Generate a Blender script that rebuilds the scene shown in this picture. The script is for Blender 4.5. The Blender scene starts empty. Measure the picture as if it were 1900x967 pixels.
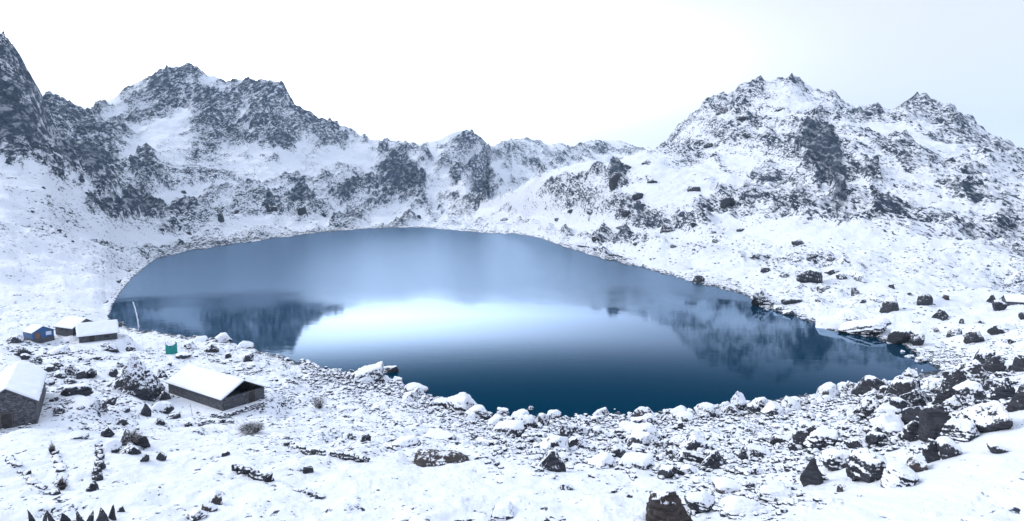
import bpy, bmesh, math, random
import numpy as np
from mathutils import Vector, Matrix

C = bpy.context.scene.collection
S = bpy.context.scene
R = math.radians

# ------------------------------------------------------------------ camera
W0, H0, F = 1900.0, 967.0, 1132.0
CAMZ = 40.0
PITCH = math.atan(113.5 / F)
cam = bpy.data.cameras.new('camera')
co = bpy.data.objects.new('camera', cam); C.objects.link(co)
cam.sensor_width = 36; cam.lens = 36 * F / W0
cam.clip_start = 0.5; cam.clip_end = 20000
co.location = (0, 0, CAMZ)
co.rotation_euler = (math.pi / 2 - PITCH, 0, 0)
S.camera = co

# ------------------------------------------------------------------ world, sun, exposure
SUN_EL, SUN_AZ = R(36), R(-78)          # azimuth from the view direction, to the left
w = bpy.data.worlds.new('World'); S.world = w; w.use_nodes = True
nt = w.node_tree; nt.nodes.clear()
def N(t, ty, **k):
    n = t.nodes.new(ty)
    for a, b in k.items(): setattr(n, a, b)
    return n
def M_(t, op, a, b=None, c=None, clamp=False):
    n = N(t, 'ShaderNodeMath', operation=op); n.use_clamp = clamp
    for i, v in enumerate((a, b, c)):
        if v is None: continue
        if isinstance(v, (int, float)): n.inputs[i].default_value = v
        else: t.links.new(v, n.inputs[i])
    return n.outputs[0]
def VM(t, op, a, b=None):
    n = N(t, 'ShaderNodeVectorMath', operation=op)
    for i, v in enumerate((a, b)):
        if v is None: continue
        if isinstance(v, (tuple, list)): n.inputs[i].default_value = v
        else: t.links.new(v, n.inputs[i])
    return n
def MR(t, v, a, b, c=0.0, d=1.0, smooth=True):
    n = N(t, 'ShaderNodeMapRange')
    n.interpolation_type = 'SMOOTHSTEP' if smooth else 'LINEAR'
    if isinstance(v, (int, float)): n.inputs[0].default_value = v
    else: t.links.new(v, n.inputs[0])
    for i, x in enumerate((a, b, c, d)):
        if isinstance(x, (int, float)): n.inputs[i + 1].default_value = x
        else: t.links.new(x, n.inputs[i + 1])
    return n.outputs[0]
def MIX(t, f, a, b):
    n = N(t, 'ShaderNodeMix', data_type='RGBA')
    if isinstance(f, (int, float)): n.inputs[0].default_value = f
    else: t.links.new(f, n.inputs[0])
    for i, x in ((6, a), (7, b)):
        if isinstance(x, (tuple, list)): n.inputs[i].default_value = (*x[:3], 1)
        else: t.links.new(x, n.inputs[i])
    return n.outputs[2]

sky = N(nt, 'ShaderNodeTexSky', sky_type='NISHITA', sun_disc=False)
sky.sun_elevation = SUN_EL; sky.sun_rotation = SUN_AZ; sky.altitude = 4000
bg1 = N(nt, 'ShaderNodeBackground'); bg1.inputs[1].default_value = 0.05
nt.links.new(sky.outputs[0], bg1.inputs[0])
# thin bright cloud veil over the whole sky, brightest low over the far end of the valley
tc = N(nt, 'ShaderNodeTexCoord')
sx = N(nt, 'ShaderNodeSeparateXYZ'); nt.links.new(tc.outputs['Generated'], sx.inputs[0])
az = M_(nt, 'ARCTAN2', sx.outputs[0], sx.outputs[1])
el = M_(nt, 'ARCSINE', sx.outputs[2])
ga = M_(nt, 'DIVIDE', M_(nt, 'SUBTRACT', az, R(-14)), R(21))
ge = M_(nt, 'DIVIDE', M_(nt, 'SUBTRACT', el, R(11.5)), R(4.6))
g2 = M_(nt, 'ADD', M_(nt, 'MULTIPLY', ga, ga), M_(nt, 'MULTIPLY', ge, ge))
glow = M_(nt, 'EXPONENT', M_(nt, 'MULTIPLY', g2, -1.0))
vn = N(nt, 'ShaderNodeTexNoise'); vn.inputs['Scale'].default_value = 1.6; vn.inputs['Detail'].default_value = 3
nt.links.new(tc.outputs['Generated'], vn.inputs[0])
right = MR(nt, az, R(-10), R(45))
veil_col = MIX(nt, right, (0.94, 0.94, 1.03), (0.86, 0.85, 1.0))
veil_col = MIX(nt, M_(nt, 'MULTIPLY', vn.outputs[0], 0.25), veil_col, (1, 1, 1))
veil_col = MIX(nt, MR(nt, el, R(17), R(42)), veil_col, (0.84, 0.935, 1.09))
bg2 = N(nt, 'ShaderNodeBackground'); nt.links.new(veil_col, bg2.inputs[0])
VEIL, GLOW = 0.65, 3.2
nt.links.new(M_(nt, 'ADD', VEIL, M_(nt, 'MULTIPLY', glow, GLOW)), bg2.inputs[1])
ad = N(nt, 'ShaderNodeAddShader'); wo = N(nt, 'ShaderNodeOutputWorld')
nt.links.new(bg1.outputs[0], ad.inputs[0]); nt.links.new(bg2.outputs[0], ad.inputs[1])
nt.links.new(ad.outputs[0], wo.inputs[0])

sl = bpy.data.lights.new('sun', 'SUN'); sl.energy = 1.4; sl.angle = R(25); sl.color = (1, 0.97, 0.93)
so = bpy.data.objects.new('sun', sl); C.objects.link(so)
sd = Vector((math.sin(SUN_AZ) * math.cos(SUN_EL), math.cos(SUN_AZ) * math.cos(SUN_EL), math.sin(SUN_EL)))
so.rotation_euler = (-sd).to_track_quat('-Z', 'Y').to_euler()

S.view_settings.view_transform = 'Standard'; S.view_settings.look = 'None'
S.view_settings.gamma = 1; S.view_settings.exposure = 0.50
S.view_settings.use_curve_mapping = False
S.cycles.use_denoising = True
S.cycles.max_bounces = 5; S.cycles.diffuse_bounces = 3; S.cycles.glossy_bounces = 3
S.cycles.volume_bounces = 0; S.cycles.caustics_reflective = False

# ------------------------------------------------------------------ helpers
cp, sp = math.cos(PITCH), math.sin(PITCH)
def ray(u, v):
    x = (u - 950) / F; y = -(v - 483.5) / F
    return x, y * sp + cp, y * cp - sp
def P(u, v, Y):
    dx, dy, dz = ray(u, v)
    return (dx / dy * Y, Y, CAMZ + dz / dy * Y)
def PZ(u, v, z):
    dx, dy, dz = ray(u, v)
    t = (z - CAMZ) / dz
    return (dx * t, dy * t, z)
def proj(x, y, z):
    d = y * cp - (z - CAMZ) * sp
    h = (z - CAMZ) * cp + y * sp
    return 950 + F * x / d, 483.5 - F * h / d

def hash2(ix, iy, seed):
    h = (ix.astype(np.int64) * 374761393 + iy.astype(np.int64) * 668265263 + seed * 1274126177) & 0xffffffff
    h = ((h ^ (h >> 13)) * 1274126177) & 0xffffffff
    return (h ^ (h >> 16)) & 0xffff
def perlin(x, y, seed=0):
    x0 = np.floor(x); y0 = np.floor(y); fx = x - x0; fy = y - y0
    ux = fx * fx * fx * (fx * (fx * 6 - 15) + 10); uy = fy * fy * fy * (fy * (fy * 6 - 15) + 10)
    def g(i, j):
        a = hash2(x0 + i, y0 + j, seed) * (2 * np.pi / 65536)
        return np.cos(a) * (fx - i) + np.sin(a) * (fy - j)
    return ((g(0, 0) * (1 - ux) + g(1, 0) * ux) * (1 - uy) + (g(0, 1) * (1 - ux) + g(1, 1) * ux) * uy) * 1.5
def fbm(x, y, seed, octs=4, gain=0.5):
    o = 0; a = 1; s = 1
    for k in range(octs):
        o = o + a * perlin(x * s + 7.3 * k, y * s - 3.1 * k, seed + k); a *= gain; s *= 2.03
    return o
def noise3(p, seed):
    return (perlin(p[:, 0] + 3.7 * p[:, 2], p[:, 1] - 1.9 * p[:, 2], seed) +
            perlin(p[:, 1] + 2.3 * p[:, 0], p[:, 2] + 5.1, seed + 9)) * 0.6
def sstep(a, b, x):
    t = np.clip((x - a) / (b - a), 0, 1); return t * t * (3 - 2 * t)

def tag(o, label=None, cat=None, group=None, kind=None, **kw):
    if label: o['label'] = label
    if cat: o['category'] = cat
    if group: o['group'] = group
    if kind: o['kind'] = kind
    return o
def mesh_obj(name, verts, faces, mat, parent=None, smooth=False):
    me = bpy.data.meshes.new(name); me.from_pydata([tuple(map(float, v)) for v in verts], [], faces)
    me.materials.append(mat)
    if smooth: me.polygons.foreach_set('use_smooth', [True] * len(me.polygons))
    o = bpy.data.objects.new(name, me); C.objects.link(o)
    if parent: o.parent = parent
    return o
def np_mesh(name, v, tri_or_quad, mats, smooth=True):
    me = bpy.data.meshes.new(name); n = len(v); f = np.asarray(tri_or_quad, dtype=np.int32); k = f.shape[1]
    me.vertices.add(n); me.vertices.foreach_set('co', np.ascontiguousarray(v, dtype=np.float32).ravel())
    me.loops.add(len(f) * k); me.loops.foreach_set('vertex_index', f.ravel())
    me.polygons.add(len(f))
    me.polygons.foreach_set('loop_start', np.arange(0, len(f) * k, k, dtype=np.int32))
    me.polygons.foreach_set('loop_total', np.full(len(f), k, dtype=np.int32))
    me.polygons.foreach_set('use_smooth', np.full(len(f), smooth, dtype=bool))
    me.update(calc_edges=True)
    for m in mats: me.materials.append(m)
    return me
def empty(name, loc, rz=0):
    o = bpy.data.objects.new(name, None); C.objects.link(o); o.empty_display_size = 0.3
    o.location = loc; o.rotation_euler = (0, 0, rz); return o

# ------------------------------------------------------------------ materials
def newmat(name):
    m = bpy.data.materials.new(name); m.use_nodes = True; t = m.node_tree; t.nodes.clear()
    out = N(t, 'ShaderNodeOutputMaterial'); b = N(t, 'ShaderNodeBsdfPrincipled')
    t.links.new(b.outputs[0], out.inputs[0]); return m, t, b
def noise_n(t, vec, scale, detail=6, rough=0.55, dist=0.0):
    n = N(t, 'ShaderNodeTexNoise'); n.inputs['Scale'].default_value = scale
    n.inputs['Detail'].default_value = detail; n.inputs['Roughness'].default_value = rough
    n.inputs['Distortion'].default_value = dist
    t.links.new(vec, n.inputs['Vector']); return n.outputs[0]
def bump(t, h, strength, dist, normal=None):
    b = N(t, 'ShaderNodeBump'); b.inputs['Strength'].default_value = strength
    if isinstance(dist, (int, float)): b.inputs['Distance'].default_value = dist
    else: t.links.new(dist, b.inputs['Distance'])
    t.links.new(h, b.inputs['Height'])
    if normal is not None: t.links.new(normal, b.inputs['Normal'])
    return b.outputs[0]
SNOW = (0.86, 0.885, 0.94)

def terrain_mat():
    m, t, b = newmat('snowy_ground')
    g = N(t, 'ShaderNodeNewGeometry'); pos = g.outputs['Position']
    sep = N(t, 'ShaderNodeSeparateXYZ'); t.links.new(pos, sep.inputs[0])
    nsep = N(t, 'ShaderNodeSeparateXYZ'); t.links.new(g.outputs['Normal'], nsep.inputs[0])
    at = N(t, 'ShaderNodeAttribute', attribute_name='cov'); cov = at.outputs['Fac']
    ft = N(t, 'ShaderNodeAttribute', attribute_name='fine'); fine = ft.outputs['Fac']   # size of the rock patches
    cmb = N(t, 'ShaderNodeCombineXYZ'); t.links.new(M_(t, 'ABSOLUTE', sep.outputs[0]), cmb.inputs[0]); t.links.new(sep.outputs[1], cmb.inputs[1]); t.links.new(sep.outputs[2], cmb.inputs[2])
    m0 = N(t, 'ShaderNodeMapping'); m0.inputs['Rotation'].default_value = (0, R(-35), 0); t.links.new(cmb.outputs[0], m0.inputs[0])
    mp = N(t, 'ShaderNodeMapping'); mp.inputs['Scale'].default_value = (0.62, 0.85, 1.55)
    t.links.new(m0.outputs[0], mp.inputs[0]); vp = mp.outputs[0]
    n1 = noise_n(t, vp, 0.06, 12, 0.72, 0.0)
    n2 = noise_n(t, vp, 0.42, 9, 0.70, 0.1)
    n3 = noise_n(t, vp, 1.6, 6, 0.62)
    nm = M_(t, 'ADD', M_(t, 'MULTIPLY', n1, 0.33), M_(t, 'MULTIPLY', n2, 0.67))
    nn = M_(t, 'ADD', M_(t, 'MULTIPLY', n2, 0.45), M_(t, 'MULTIPLY', n3, 0.55))
    mx = N(t, 'ShaderNodeMix', data_type='FLOAT'); t.links.new(fine, mx.inputs[0]); t.links.new(nm, mx.inputs[2]); t.links.new(nn, mx.inputs[3])
    nz = mx.outputs[0]
    # cov 0..1 -> threshold
    thr = M_(t, 'ADD', 0.36, M_(t, 'MULTIPLY', cov, 0.26))
    steep = MR(t, nsep.outputs[2], 0.80, 0.40)
    thr = M_(t, 'ADD', thr, M_(t, 'MULTIPLY', steep, 0.035))
    d = M_(t, 'SUBTRACT', thr, nz)
    rock = MR(t, d, -0.006, 0.010)
    # snow dusting on rock
    n4a = noise_n(t, vp, 0.9, 8, 0.7); n4b = noise_n(t, vp, 0.13, 9, 0.75, 0.0)
    mx4 = N(t, 'ShaderNodeMix', data_type='FLOAT'); t.links.new(fine, mx4.inputs[0]); t.links.new(n4b, mx4.inputs[2]); t.links.new(n4a, mx4.inputs[3])
    dust = MR(t, mx4.outputs[0], 0.49, 0.60)
    dust = M_(t, 'MULTIPLY', dust, MR(t, cov, 0.80, 1.0, 0.9, 0.35))
    rock = M_(t, 'MULTIPLY', rock, M_(t, 'SUBTRACT', 1.0, dust))
    rc = MIX(t, MR(t, n2, 0.35, 0.65), (0.018, 0.028, 0.048), (0.075, 0.098, 0.135))
    sc = MIX(t, M_(t, 'MULTIPLY', n3, 0.5), SNOW, (0.80, 0.84, 0.92))
    col = MIX(t, rock, sc, rc)
    # wet dark strip of stone at the waterline
    wl = MR(t, M_(t, 'SUBTRACT', sep.outputs[2], M_(t, 'MULTIPLY', M_(t, 'SUBTRACT', n2, 0.42), 2.2)), -0.05, 0.15)
    col = MIX(t, wl, (0.035, 0.045, 0.06), col)
    t.links.new(col, b.inputs['Base Color'])
    t.links.new(MIX(t, rock, (0.75, 0.75, 0.75), (0.85, 0.85, 0.85)), b.inputs['Roughness'])
    b.inputs['Specular IOR Level'].default_value = 0.25
    bm1 = bump(t, n2, 0.55, M_(t, 'MULTIPLY', M_(t, 'SUBTRACT', 1.25, fine), 3.0))
    h2 = M_(t, 'ADD', M_(t, 'MULTIPLY', n3, 0.6), M_(t, 'MULTIPLY', rock, -0.5))
    bm2 = bump(t, h2, 0.5, 0.35, bm1)
    t.links.new(bm2, b.inputs['Normal'])
    return m

def rock_mat(name, dark, light, snow_default=0.5):
    m, t, b = newmat(name)
    g = N(t, 'ShaderNodeNewGeometry'); pos = g.outputs['Position']
    nsep = N(t, 'ShaderNodeSeparateXYZ'); t.links.new(g.outputs['Normal'], nsep.inputs[0])
    at = N(t, 'ShaderNodeAttribute', attribute_name='snow_amount', attribute_type='OBJECT')
    n1 = noise_n(t, pos, 0.8, 8, 0.65, 0.3); n2 = noise_n(t, pos, 3.5, 8, 0.7)
    st = N(t, 'ShaderNodeMapping'); st.inputs['Scale'].default_value = (1, 0.6, 5); st.inputs['Rotation'].default_value = (0.35, 0.5, 0)
    t.links.new(pos, st.inputs[0]); n5 = noise_n(t, st.outputs[0], 0.9, 6, 0.6)
    k = M_(t, 'ADD', nsep.outputs[2], M_(t, 'MULTIPLY', M_(t, 'SUBTRACT', n1, 0.5), 1.8))
    k = M_(t, 'ADD', k, M_(t, 'MULTIPLY', M_(t, 'SUBTRACT', n2, 0.5), 2.6))
    oi = N(t, 'ShaderNodeObjectInfo')
    thr = M_(t, 'SUBTRACT', 1.0, at.outputs['Fac'])
    snow = MR(t, M_(t, 'SUBTRACT', k, thr), -0.05, 0.07)
    rc = MIX(t, MR(t, n5, 0.35, 0.65), dark, light)
    rc = MIX(t, M_(t, 'MULTIPLY', MR(t, n2, 0.5, 0.7), 0.4), rc, (0.11, 0.112, 0.125))
    rc = MIX(t, M_(t, 'MULTIPLY', oi.outputs['Random'], 0.32), rc, MIX(t, n1, (0.06, 0.06, 0.068), (0.12, 0.118, 0.12)))
    t.links.new(MIX(t, snow, rc, SNOW), b.inputs['Base Color'])
    b.inputs['Roughness'].default_value = 0.8; b.inputs['Specular IOR Level'].default_value = 0.25
    b1 = bump(t, n5, 0.6, 0.25); b2 = bump(t, n2, 0.5, 0.12, b1)
    b3 = bump(t, snow, 0.6, 0.12, b2)
    t.links.new(b3, b.inputs['Normal'])
    return m

def plain_mat(name, c1, c2, scale=4, rough=0.8, bumpd=0.05, metal=0):
    m, t, b = newmat(name)
    g = N(t, 'ShaderNodeTexCoord'); n = noise_n(t, g.outputs['Object'], scale, 6, 0.6)
    t.links.new(MIX(t, MR(t, n, 0.3, 0.7), c1, c2), b.inputs['Base Color'])
    b.inputs['Roughness'].default_value = rough; b.inputs['Metallic'].default_value = metal
    t.links.new(bump(t, n, 0.5, bumpd), b.inputs['Normal']); return m

def masonry_mat():
    m, t, b = newmat('dry_stone')
    g = N(t, 'ShaderNodeTexCoord'); mp = N(t, 'ShaderNodeMapping'); mp.inputs['Scale'].default_value = (2.2, 2.2, 5)
    t.links.new(g.outputs['Object'], mp.inputs[0])
    v = N(t, 'ShaderNodeTexVoronoi', feature='DISTANCE_TO_EDGE'); t.links.new(mp.outputs[0], v.inputs[0]); v.inputs['Scale'].default_value = 1
    v2 = N(t, 'ShaderNodeTexVoronoi'); t.links.new(mp.outputs[0], v2.inputs[0]); v2.inputs['Scale'].default_value = 1
    n = noise_n(t, g.outputs['Object'], 5, 6, 0.65)
    edge = MR(t, v.outputs['Distance'], 0.0, 0.10)
    bw = N(t, 'ShaderNodeRGBToBW'); t.links.new(v2.outputs['Color'], bw.inputs[0])
    c = MIX(t, bw.outputs[0], (0.045, 0.048, 0.06), (0.14, 0.14, 0.155))
    c = MIX(t, M_(t, 'MULTIPLY', MR(t, n, 0.45, 0.7), 0.5), c, (0.17, 0.17, 0.19))
    c = MIX(t, edge, (0.03, 0.032, 0.04), c)
    t.links.new(c, b.inputs['Base Color']); b.inputs['Roughness'].default_value = 0.9
    t.links.new(bump(t, edge, 0.8, 0.06), b.inputs['Normal']); return m

def snow_mat():
    m, t, b = newmat('settled_snow')
    g = N(t, 'ShaderNodeNewGeometry'); n = noise_n(t, g.outputs['Position'], 1.2, 7, 0.55)
    t.links.new(MIX(t, M_(t, 'MULTIPLY', n, 0.4), SNOW, (0.82, 0.85, 0.92)), b.inputs['Base Color'])
    b.inputs['Roughness'].default_value = 0.7; b.inputs['Specular IOR Level'].default_value = 0.25
    t.links.new(bump(t, n, 0.5, 0.12), b.inputs['Normal']); return m

def water_mat():
    m, t, b = newmat('lake_water'); out = [n for n in t.nodes if n.type == 'OUTPUT_MATERIAL'][0]
    t.nodes.remove(b)
    g = N(t, 'ShaderNodeNewGeometry'); pos = g.outputs['Position']
    sep = N(t, 'ShaderNodeSeparateXYZ'); t.links.new(pos, sep.inputs[0])
    nb = noise_n(t, pos, 0.012, 5, 0.6, 0.5)
    # wind ruffles the far half of the lake, the near half lies calm
    yy = M_(t, 'ADD', sep.outputs[1], M_(t, 'MULTIPLY', M_(t, 'SUBTRACT', nb, 0.5), 150))
    wind = MR(t, yy, 215, 290)
    mp = N(t, 'ShaderNodeMapping'); mp.inputs['Scale'].default_value = (0.5, 1.0, 1); t.links.new(pos, mp.inputs[0])
    rip = noise_n(t, mp.outputs[0], 1.2, 4, 0.6)
    calm = noise_n(t, mp.outputs[0], 0.35, 3, 0.5)
    nb1 = bump(t, rip, 1.0, M_(t, 'MULTIPLY', wind, 0.10))
    nb2 = bump(t, calm, 1.0, 0.012, nb1)
    gl = N(t, 'ShaderNodeBsdfGlossy'); gl.inputs['Color'].default_value = (0.74, 0.87, 1, 1)
    t.links.new(M_(t, 'ADD', 0.05, M_(t, 'MULTIPLY', wind, 0.20)), gl.inputs['Roughness']); t.links.new(nb2, gl.inputs['Normal'])
    df = N(t, 'ShaderNodeBsdfDiffuse'); df.inputs['Color'].default_value = (0.0, 0.027, 0.055, 1)
    fr = N(t, 'ShaderNodeFresnel'); fr.inputs['IOR'].default_value = 1.33
    f2 = M_(t, 'MINIMUM', M_(t, 'MULTIPLY', M_(t, 'POWER', fr.outputs[0], 2.6), 9.0), 0.46)
    t.links.new(MIX(t, MR(t, f2, 0.03, 0.30), (0.02, 0.11, 0.22), (0.58, 0.76, 0.98)), gl.inputs['Color'])
    ms = N(t, 'ShaderNodeMixShader'); t.links.new(f2, ms.inputs[0]); t.links.new(df.outputs[0], ms.inputs[1]); t.links.new(gl.outputs[0], ms.inputs[2])
    t.links.new(ms.outputs[0], out.inputs[0]); return m

MT = terrain_mat(); MS = snow_mat(); MW = water_mat(); MST = masonry_mat()
MR1 = rock_mat('grey_rock', (0.011, 0.013, 0.020), (0.048, 0.052, 0.066))
MR2 = rock_mat('brown_rock', (0.022, 0.017, 0.017), (0.075, 0.058, 0.050))

# ------------------------------------------------------------------ terrain rows, front to back (u, v, forward distance)
def row(pts, zmode=False):
    r = []
    for p in pts:
        q = P(*p) if len(p) == 3 else PZ(p[0], p[1], 0.0)
        r.append((q[0] / q[1], q[1], q[2]))
    r.sort(); a = np.array(r); return a
ROWS = []
def add(n, sm, pts): ROWS.append((n, sm, row(pts)))
rN1 = [(-300,985,30),(500,985,30),(1000,985,30),(1400,985,29),(1900,985,26),(2200,985,26)]
rN2 = [(-300,850,47),(0,850,47),(300,850,48),(600,850,50),(900,852,52),(1200,870,50),(1400,890,45),(1550,890,41),(1700,860,40),(1900,795,41),(2200,760,42)]
rN3 = [(-300,790,58),(60,785,60),(200,778,68),(300,776,78),(400,772,86),(600,770,95),(800,795,86),(1000,812,82),(1200,806,84),(1400,795,84),(1520,800,72),(1700,770,64),(1900,715,62),(2200,700,60)]
rN35 = [(-300,690,100),(0,685,104),(200,680,115),(400,695,120),(600,720,120),(800,762,104),(1000,790,100),(1200,784,101),(1400,762,106),(1560,745,104),(1650,725,98),(1750,705,92),(1900,670,90),(2200,650,90)]
rN4 = [(-300,600,170),(0,596,178),(120,592,186),(175,590,196),(203,591),(215,600),(250,612),(330,622),(400,630),(450,641),(500,656),(560,672),(620,687),(690,700),(740,712),(800,737),(870,762),(930,772),(1000,777),(1060,775),(1150,772),(1250,761),(1350,750),(1450,743),(1530,733),(1600,722),(1650,708),(1700,694),(1738,688),(1800,668,135),(1900,640,130),(2200,620,130)]
rF0 = [(-300,560,190),(0,570,196),(120,575,200),(175,580,204),(202,589),(210,565),(232,532),(262,500),(290,481),(350,466),(420,456),(500,444),(600,431),(700,423.5),(780,422),(850,428),(890,432),(950,434),(990,440),(1050,460),(1120,481),(1210,502),(1300,526),(1390,550),(1402,566),(1450,580),(1500,596),(1540,610),(1600,624),(1665,637),(1690,652),(1740,686),(1800,640,148),(1900,615,150),(2200,600,150)]
rF1 = [(-300,400,300),(0,430,290),(100,440,320),(200,450,370),(262,462,430),(290,455,480),(350,444,560),(420,436,640),(500,427,740),(600,416,860),(700,412,950),(780,411,985),(850,412,970),(900,413,860),(950,418,790),(990,422,720),(1050,438,600),(1120,452,500),(1210,470,400),(1300,494,335),(1390,512,290),(1450,530,260),(1500,540,240),(1600,560,215),(1700,572,200),(1800,570,204),(1900,562,212),(2200,550,215)]
rF2 = [(-300,300,380),(0,300,370),(80,300,400),(100,310,420),(200,375,450),(262,412,520),(350,410,640),(420,402,730),(500,394,820),(600,388,940),(700,385,1060),(780,390,1090),(840,392,1090),(870,400,1000),(900,398,900),(950,400,850),(1000,404,760),(1050,410,650),(1120,418,560),(1210,428,480),(1300,442,420),(1390,458,380),(1450,470,340),(1500,490,300),(1600,520,262),(1700,543,235),(1800,550,230),(1900,545,235),(2200,540,235)]
rF3 = [(-300,60,440),(0,195,410),(50,235,425),(80,272,450),(100,300,470),(150,325,500),(200,345,540),(262,378,640),(350,370,750),(420,365,830),(500,352,910),(600,348,1010),(700,340,1130),(780,350,1180),(820,360,1160),(850,374,1100),(880,389,1020),(900,390,965),(950,378,830),(1000,368,770),(1050,368,700),(1120,368,610),(1210,372,540),(1300,382,490),(1390,392,450),(1450,405,410),(1500,425,365),(1600,440,335),(1700,448,315),(1800,450,310),(1900,450,310),(2200,440,320)]
rF4 = [(-300,-200,520),(-60,20,480),(-10,55,470),(0,62,470),(15,85,470),(30,112,472),(60,152,480),(78,190,500),(90,240,520),(110,275,550),(150,300,580),(200,318,640),(262,330,720),(350,320,860),(420,318,940),(500,310,1000),(600,308,1100),(700,300,1190),(780,308,1240),(820,328,1220),(845,350,1150),(868,380,1040),(885,385,975),(900,379,940),(950,357,860),(1000,335,810),(1050,312,770),(1100,300,730),(1150,292,700),(1200,286,670),(1225,290,640),(1300,305,600),(1390,315,560),(1450,320,520),(1500,335,470),(1600,345,430),(1700,350,410),(1800,350,400),(1900,350,400),(2200,350,400)]
rF5 = [(-300,-100,640),(0,160,590),(30,190,590),(60,215,600),(100,235,700),(150,255,760),(200,272,820),(262,285,900),(350,262,1000),(420,258,1080),(500,240,1110),(600,265,1200),(700,275,1260),(780,286,1310),(850,300,1320),(880,345,1310),(905,385,1250),(950,378,1150),(1000,374,1080),(1050,360,1020),(1100,340,960),(1150,330,900),(1200,312,830),(1225,288,760),(1300,255,690),(1390,240,650),(1450,238,610),(1500,255,560),(1600,272,520),(1700,270,510),(1800,285,500),(1900,330,480),(2200,350,480)]
rF6 = [(-300,0,800),(0,210,760),(60,225,760),(100,212,850),(150,226,900),(200,235,980),(262,222,1080),(350,190,1150),(420,200,1180),(500,190,1190),(600,242,1280),(700,272,1330),(780,272,1370),(850,268,1380),(890,290,1400),(915,305,1500),(950,312,1600),(1000,315,1700),(1050,315,1700),(1100,305,1750),(1150,305,1750),(1200,300,1500),(1225,284,950),(1250,258,780),(1300,228,740),(1390,185,720),(1450,180,690),(1500,205,640),(1600,232,610),(1700,225,610),(1800,250,590),(1900,305,560),(2200,340,560)]
rF7 = [(-300,120,950),(0,220,900),(60,212,900),(80,191,900),(100,189,920),(130,193,940),(155,205,960),(168,208,1050),(200,190,1150),(240,165,1200),(280,143,1230),(300,134,1240),(320,127,1250),(350,121,1260),(370,128,1260),(385,141,1260),(400,141,1260),(420,155,1260),(440,149,1260),(470,152,1240),(500,148,1230),(520,154,1240),(535,175,1250),(548,200,1260),(580,214,1290),(620,230,1320),(650,240,1350),(670,255,1380),(690,267,1400),(740,267,1430),(790,270,1440),(810,262,1430),(830,250,1420),(850,243,1420),(870,243,1420),(890,253,1430),(905,268,1450),(915,275,1800),(930,267,2000),(960,260,2000),(975,257,2000),(1000,263,2000),(1020,272,2000),(1035,266,2000),(1060,275,2000),(1085,265,2100),(1120,261,2100),(1150,264,2100),(1180,275,2000),(1205,282,1700),(1220,279,1000),(1235,258,850),(1260,232,830),(1290,211,820),(1340,187,800),(1380,167,800),(1402,157,800),(1425,153,800),(1450,151,800),(1468,145,800),(1480,151,800),(1500,167,800),(1540,185,780),(1560,195,760),(1600,199,750),(1630,201,740),(1642,209,740),(1660,211,740),(1680,202,740),(1700,195,740),(1740,197,740),(1760,208,720),(1800,236,700),(1850,262,680),(1900,291,660),(2000,330,640),(2200,380,640)]

sL, sR, NS = -1.12, 1.12, 1400
sg = np.linspace(sL, sR, NS)
def gsm(a, k):
    if k < 1: return a
    r = int(3 * k); w_ = np.exp(-0.5 * (np.arange(-r, r + 1) / k) ** 2); w_ /= w_.sum()
    return np.convolve(np.pad(a, r, mode='edge'), w_, mode='valid')
def sample(pts, k):
    a = row(pts); return gsm(np.interp(sg, a[:, 0], a[:, 1]), k), gsm(np.interp(sg, a[:, 0], a[:, 2]), k)
KN = [('N1', rN1, 30, 14), ('N2', rN2, 25, 120), ('N3', rN3, 14, 105), ('N35', rN35, 14, 80), ('N4', rN4, 1.5, 75), ('F0', rF0, 1.5, 36),
      ('F1', rF1, 5, 50), ('F2', rF2, 6, 60), ('F3', rF3, 6, 85), ('F4', rF4, 1.5, 85), ('F5', rF5, 6, 75), ('F6', rF6, 6, 70), ('F7', rF7, 0.8, 90)]
Ys, Zs, ns = [np.full(NS, 3.0), np.full(NS, 13.0)], [np.full(NS, 36.0), np.full(NS, 28.6)], [8]
for nm, pts, k, n in KN:
    y, z = sample(pts, k); Ys.append(y); Zs.append(z); ns.append(n)
nearI, farI = 6, 7
Ys.append(Ys[-1] * 1.12); Zs.append(Zs[-1] - Ys[-2] * 0.06); ns.append(18)
Ys.append(Ys[-1] * 1.8); Zs.append(Zs[-1] * 0.25); ns.append(8)
Ys.append(np.full(NS, 9000.0)); Zs.append(np.full(NS, -5.0)); ns.append(4)
Ys = np.array(Ys); Zs = np.array(Zs)
for i in range(1, len(Ys)): Ys[i] = np.maximum(Ys[i], Ys[i - 1] + 0.6)
inl_ = sstep(-0.655, -0.62, sg) * (1 - sstep(0.66, 0.72, sg))
Ys[nearI] += inl_ * fbm(sg * 45, sg * 0 + 2.5, 61, 4, 0.6) * Ys[nearI] * 0.018
Ys[farI] += inl_ * fbm(sg * 40, sg * 0 + 9.5, 62, 5, 0.65) * Ys[farI] * 0.022
for i in range(1, len(Ys)): Ys[i] = np.maximum(Ys[i], Ys[i - 1] + 0.6)
nearY, farY = Ys[nearI].copy(), Ys[farI].copy()
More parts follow.
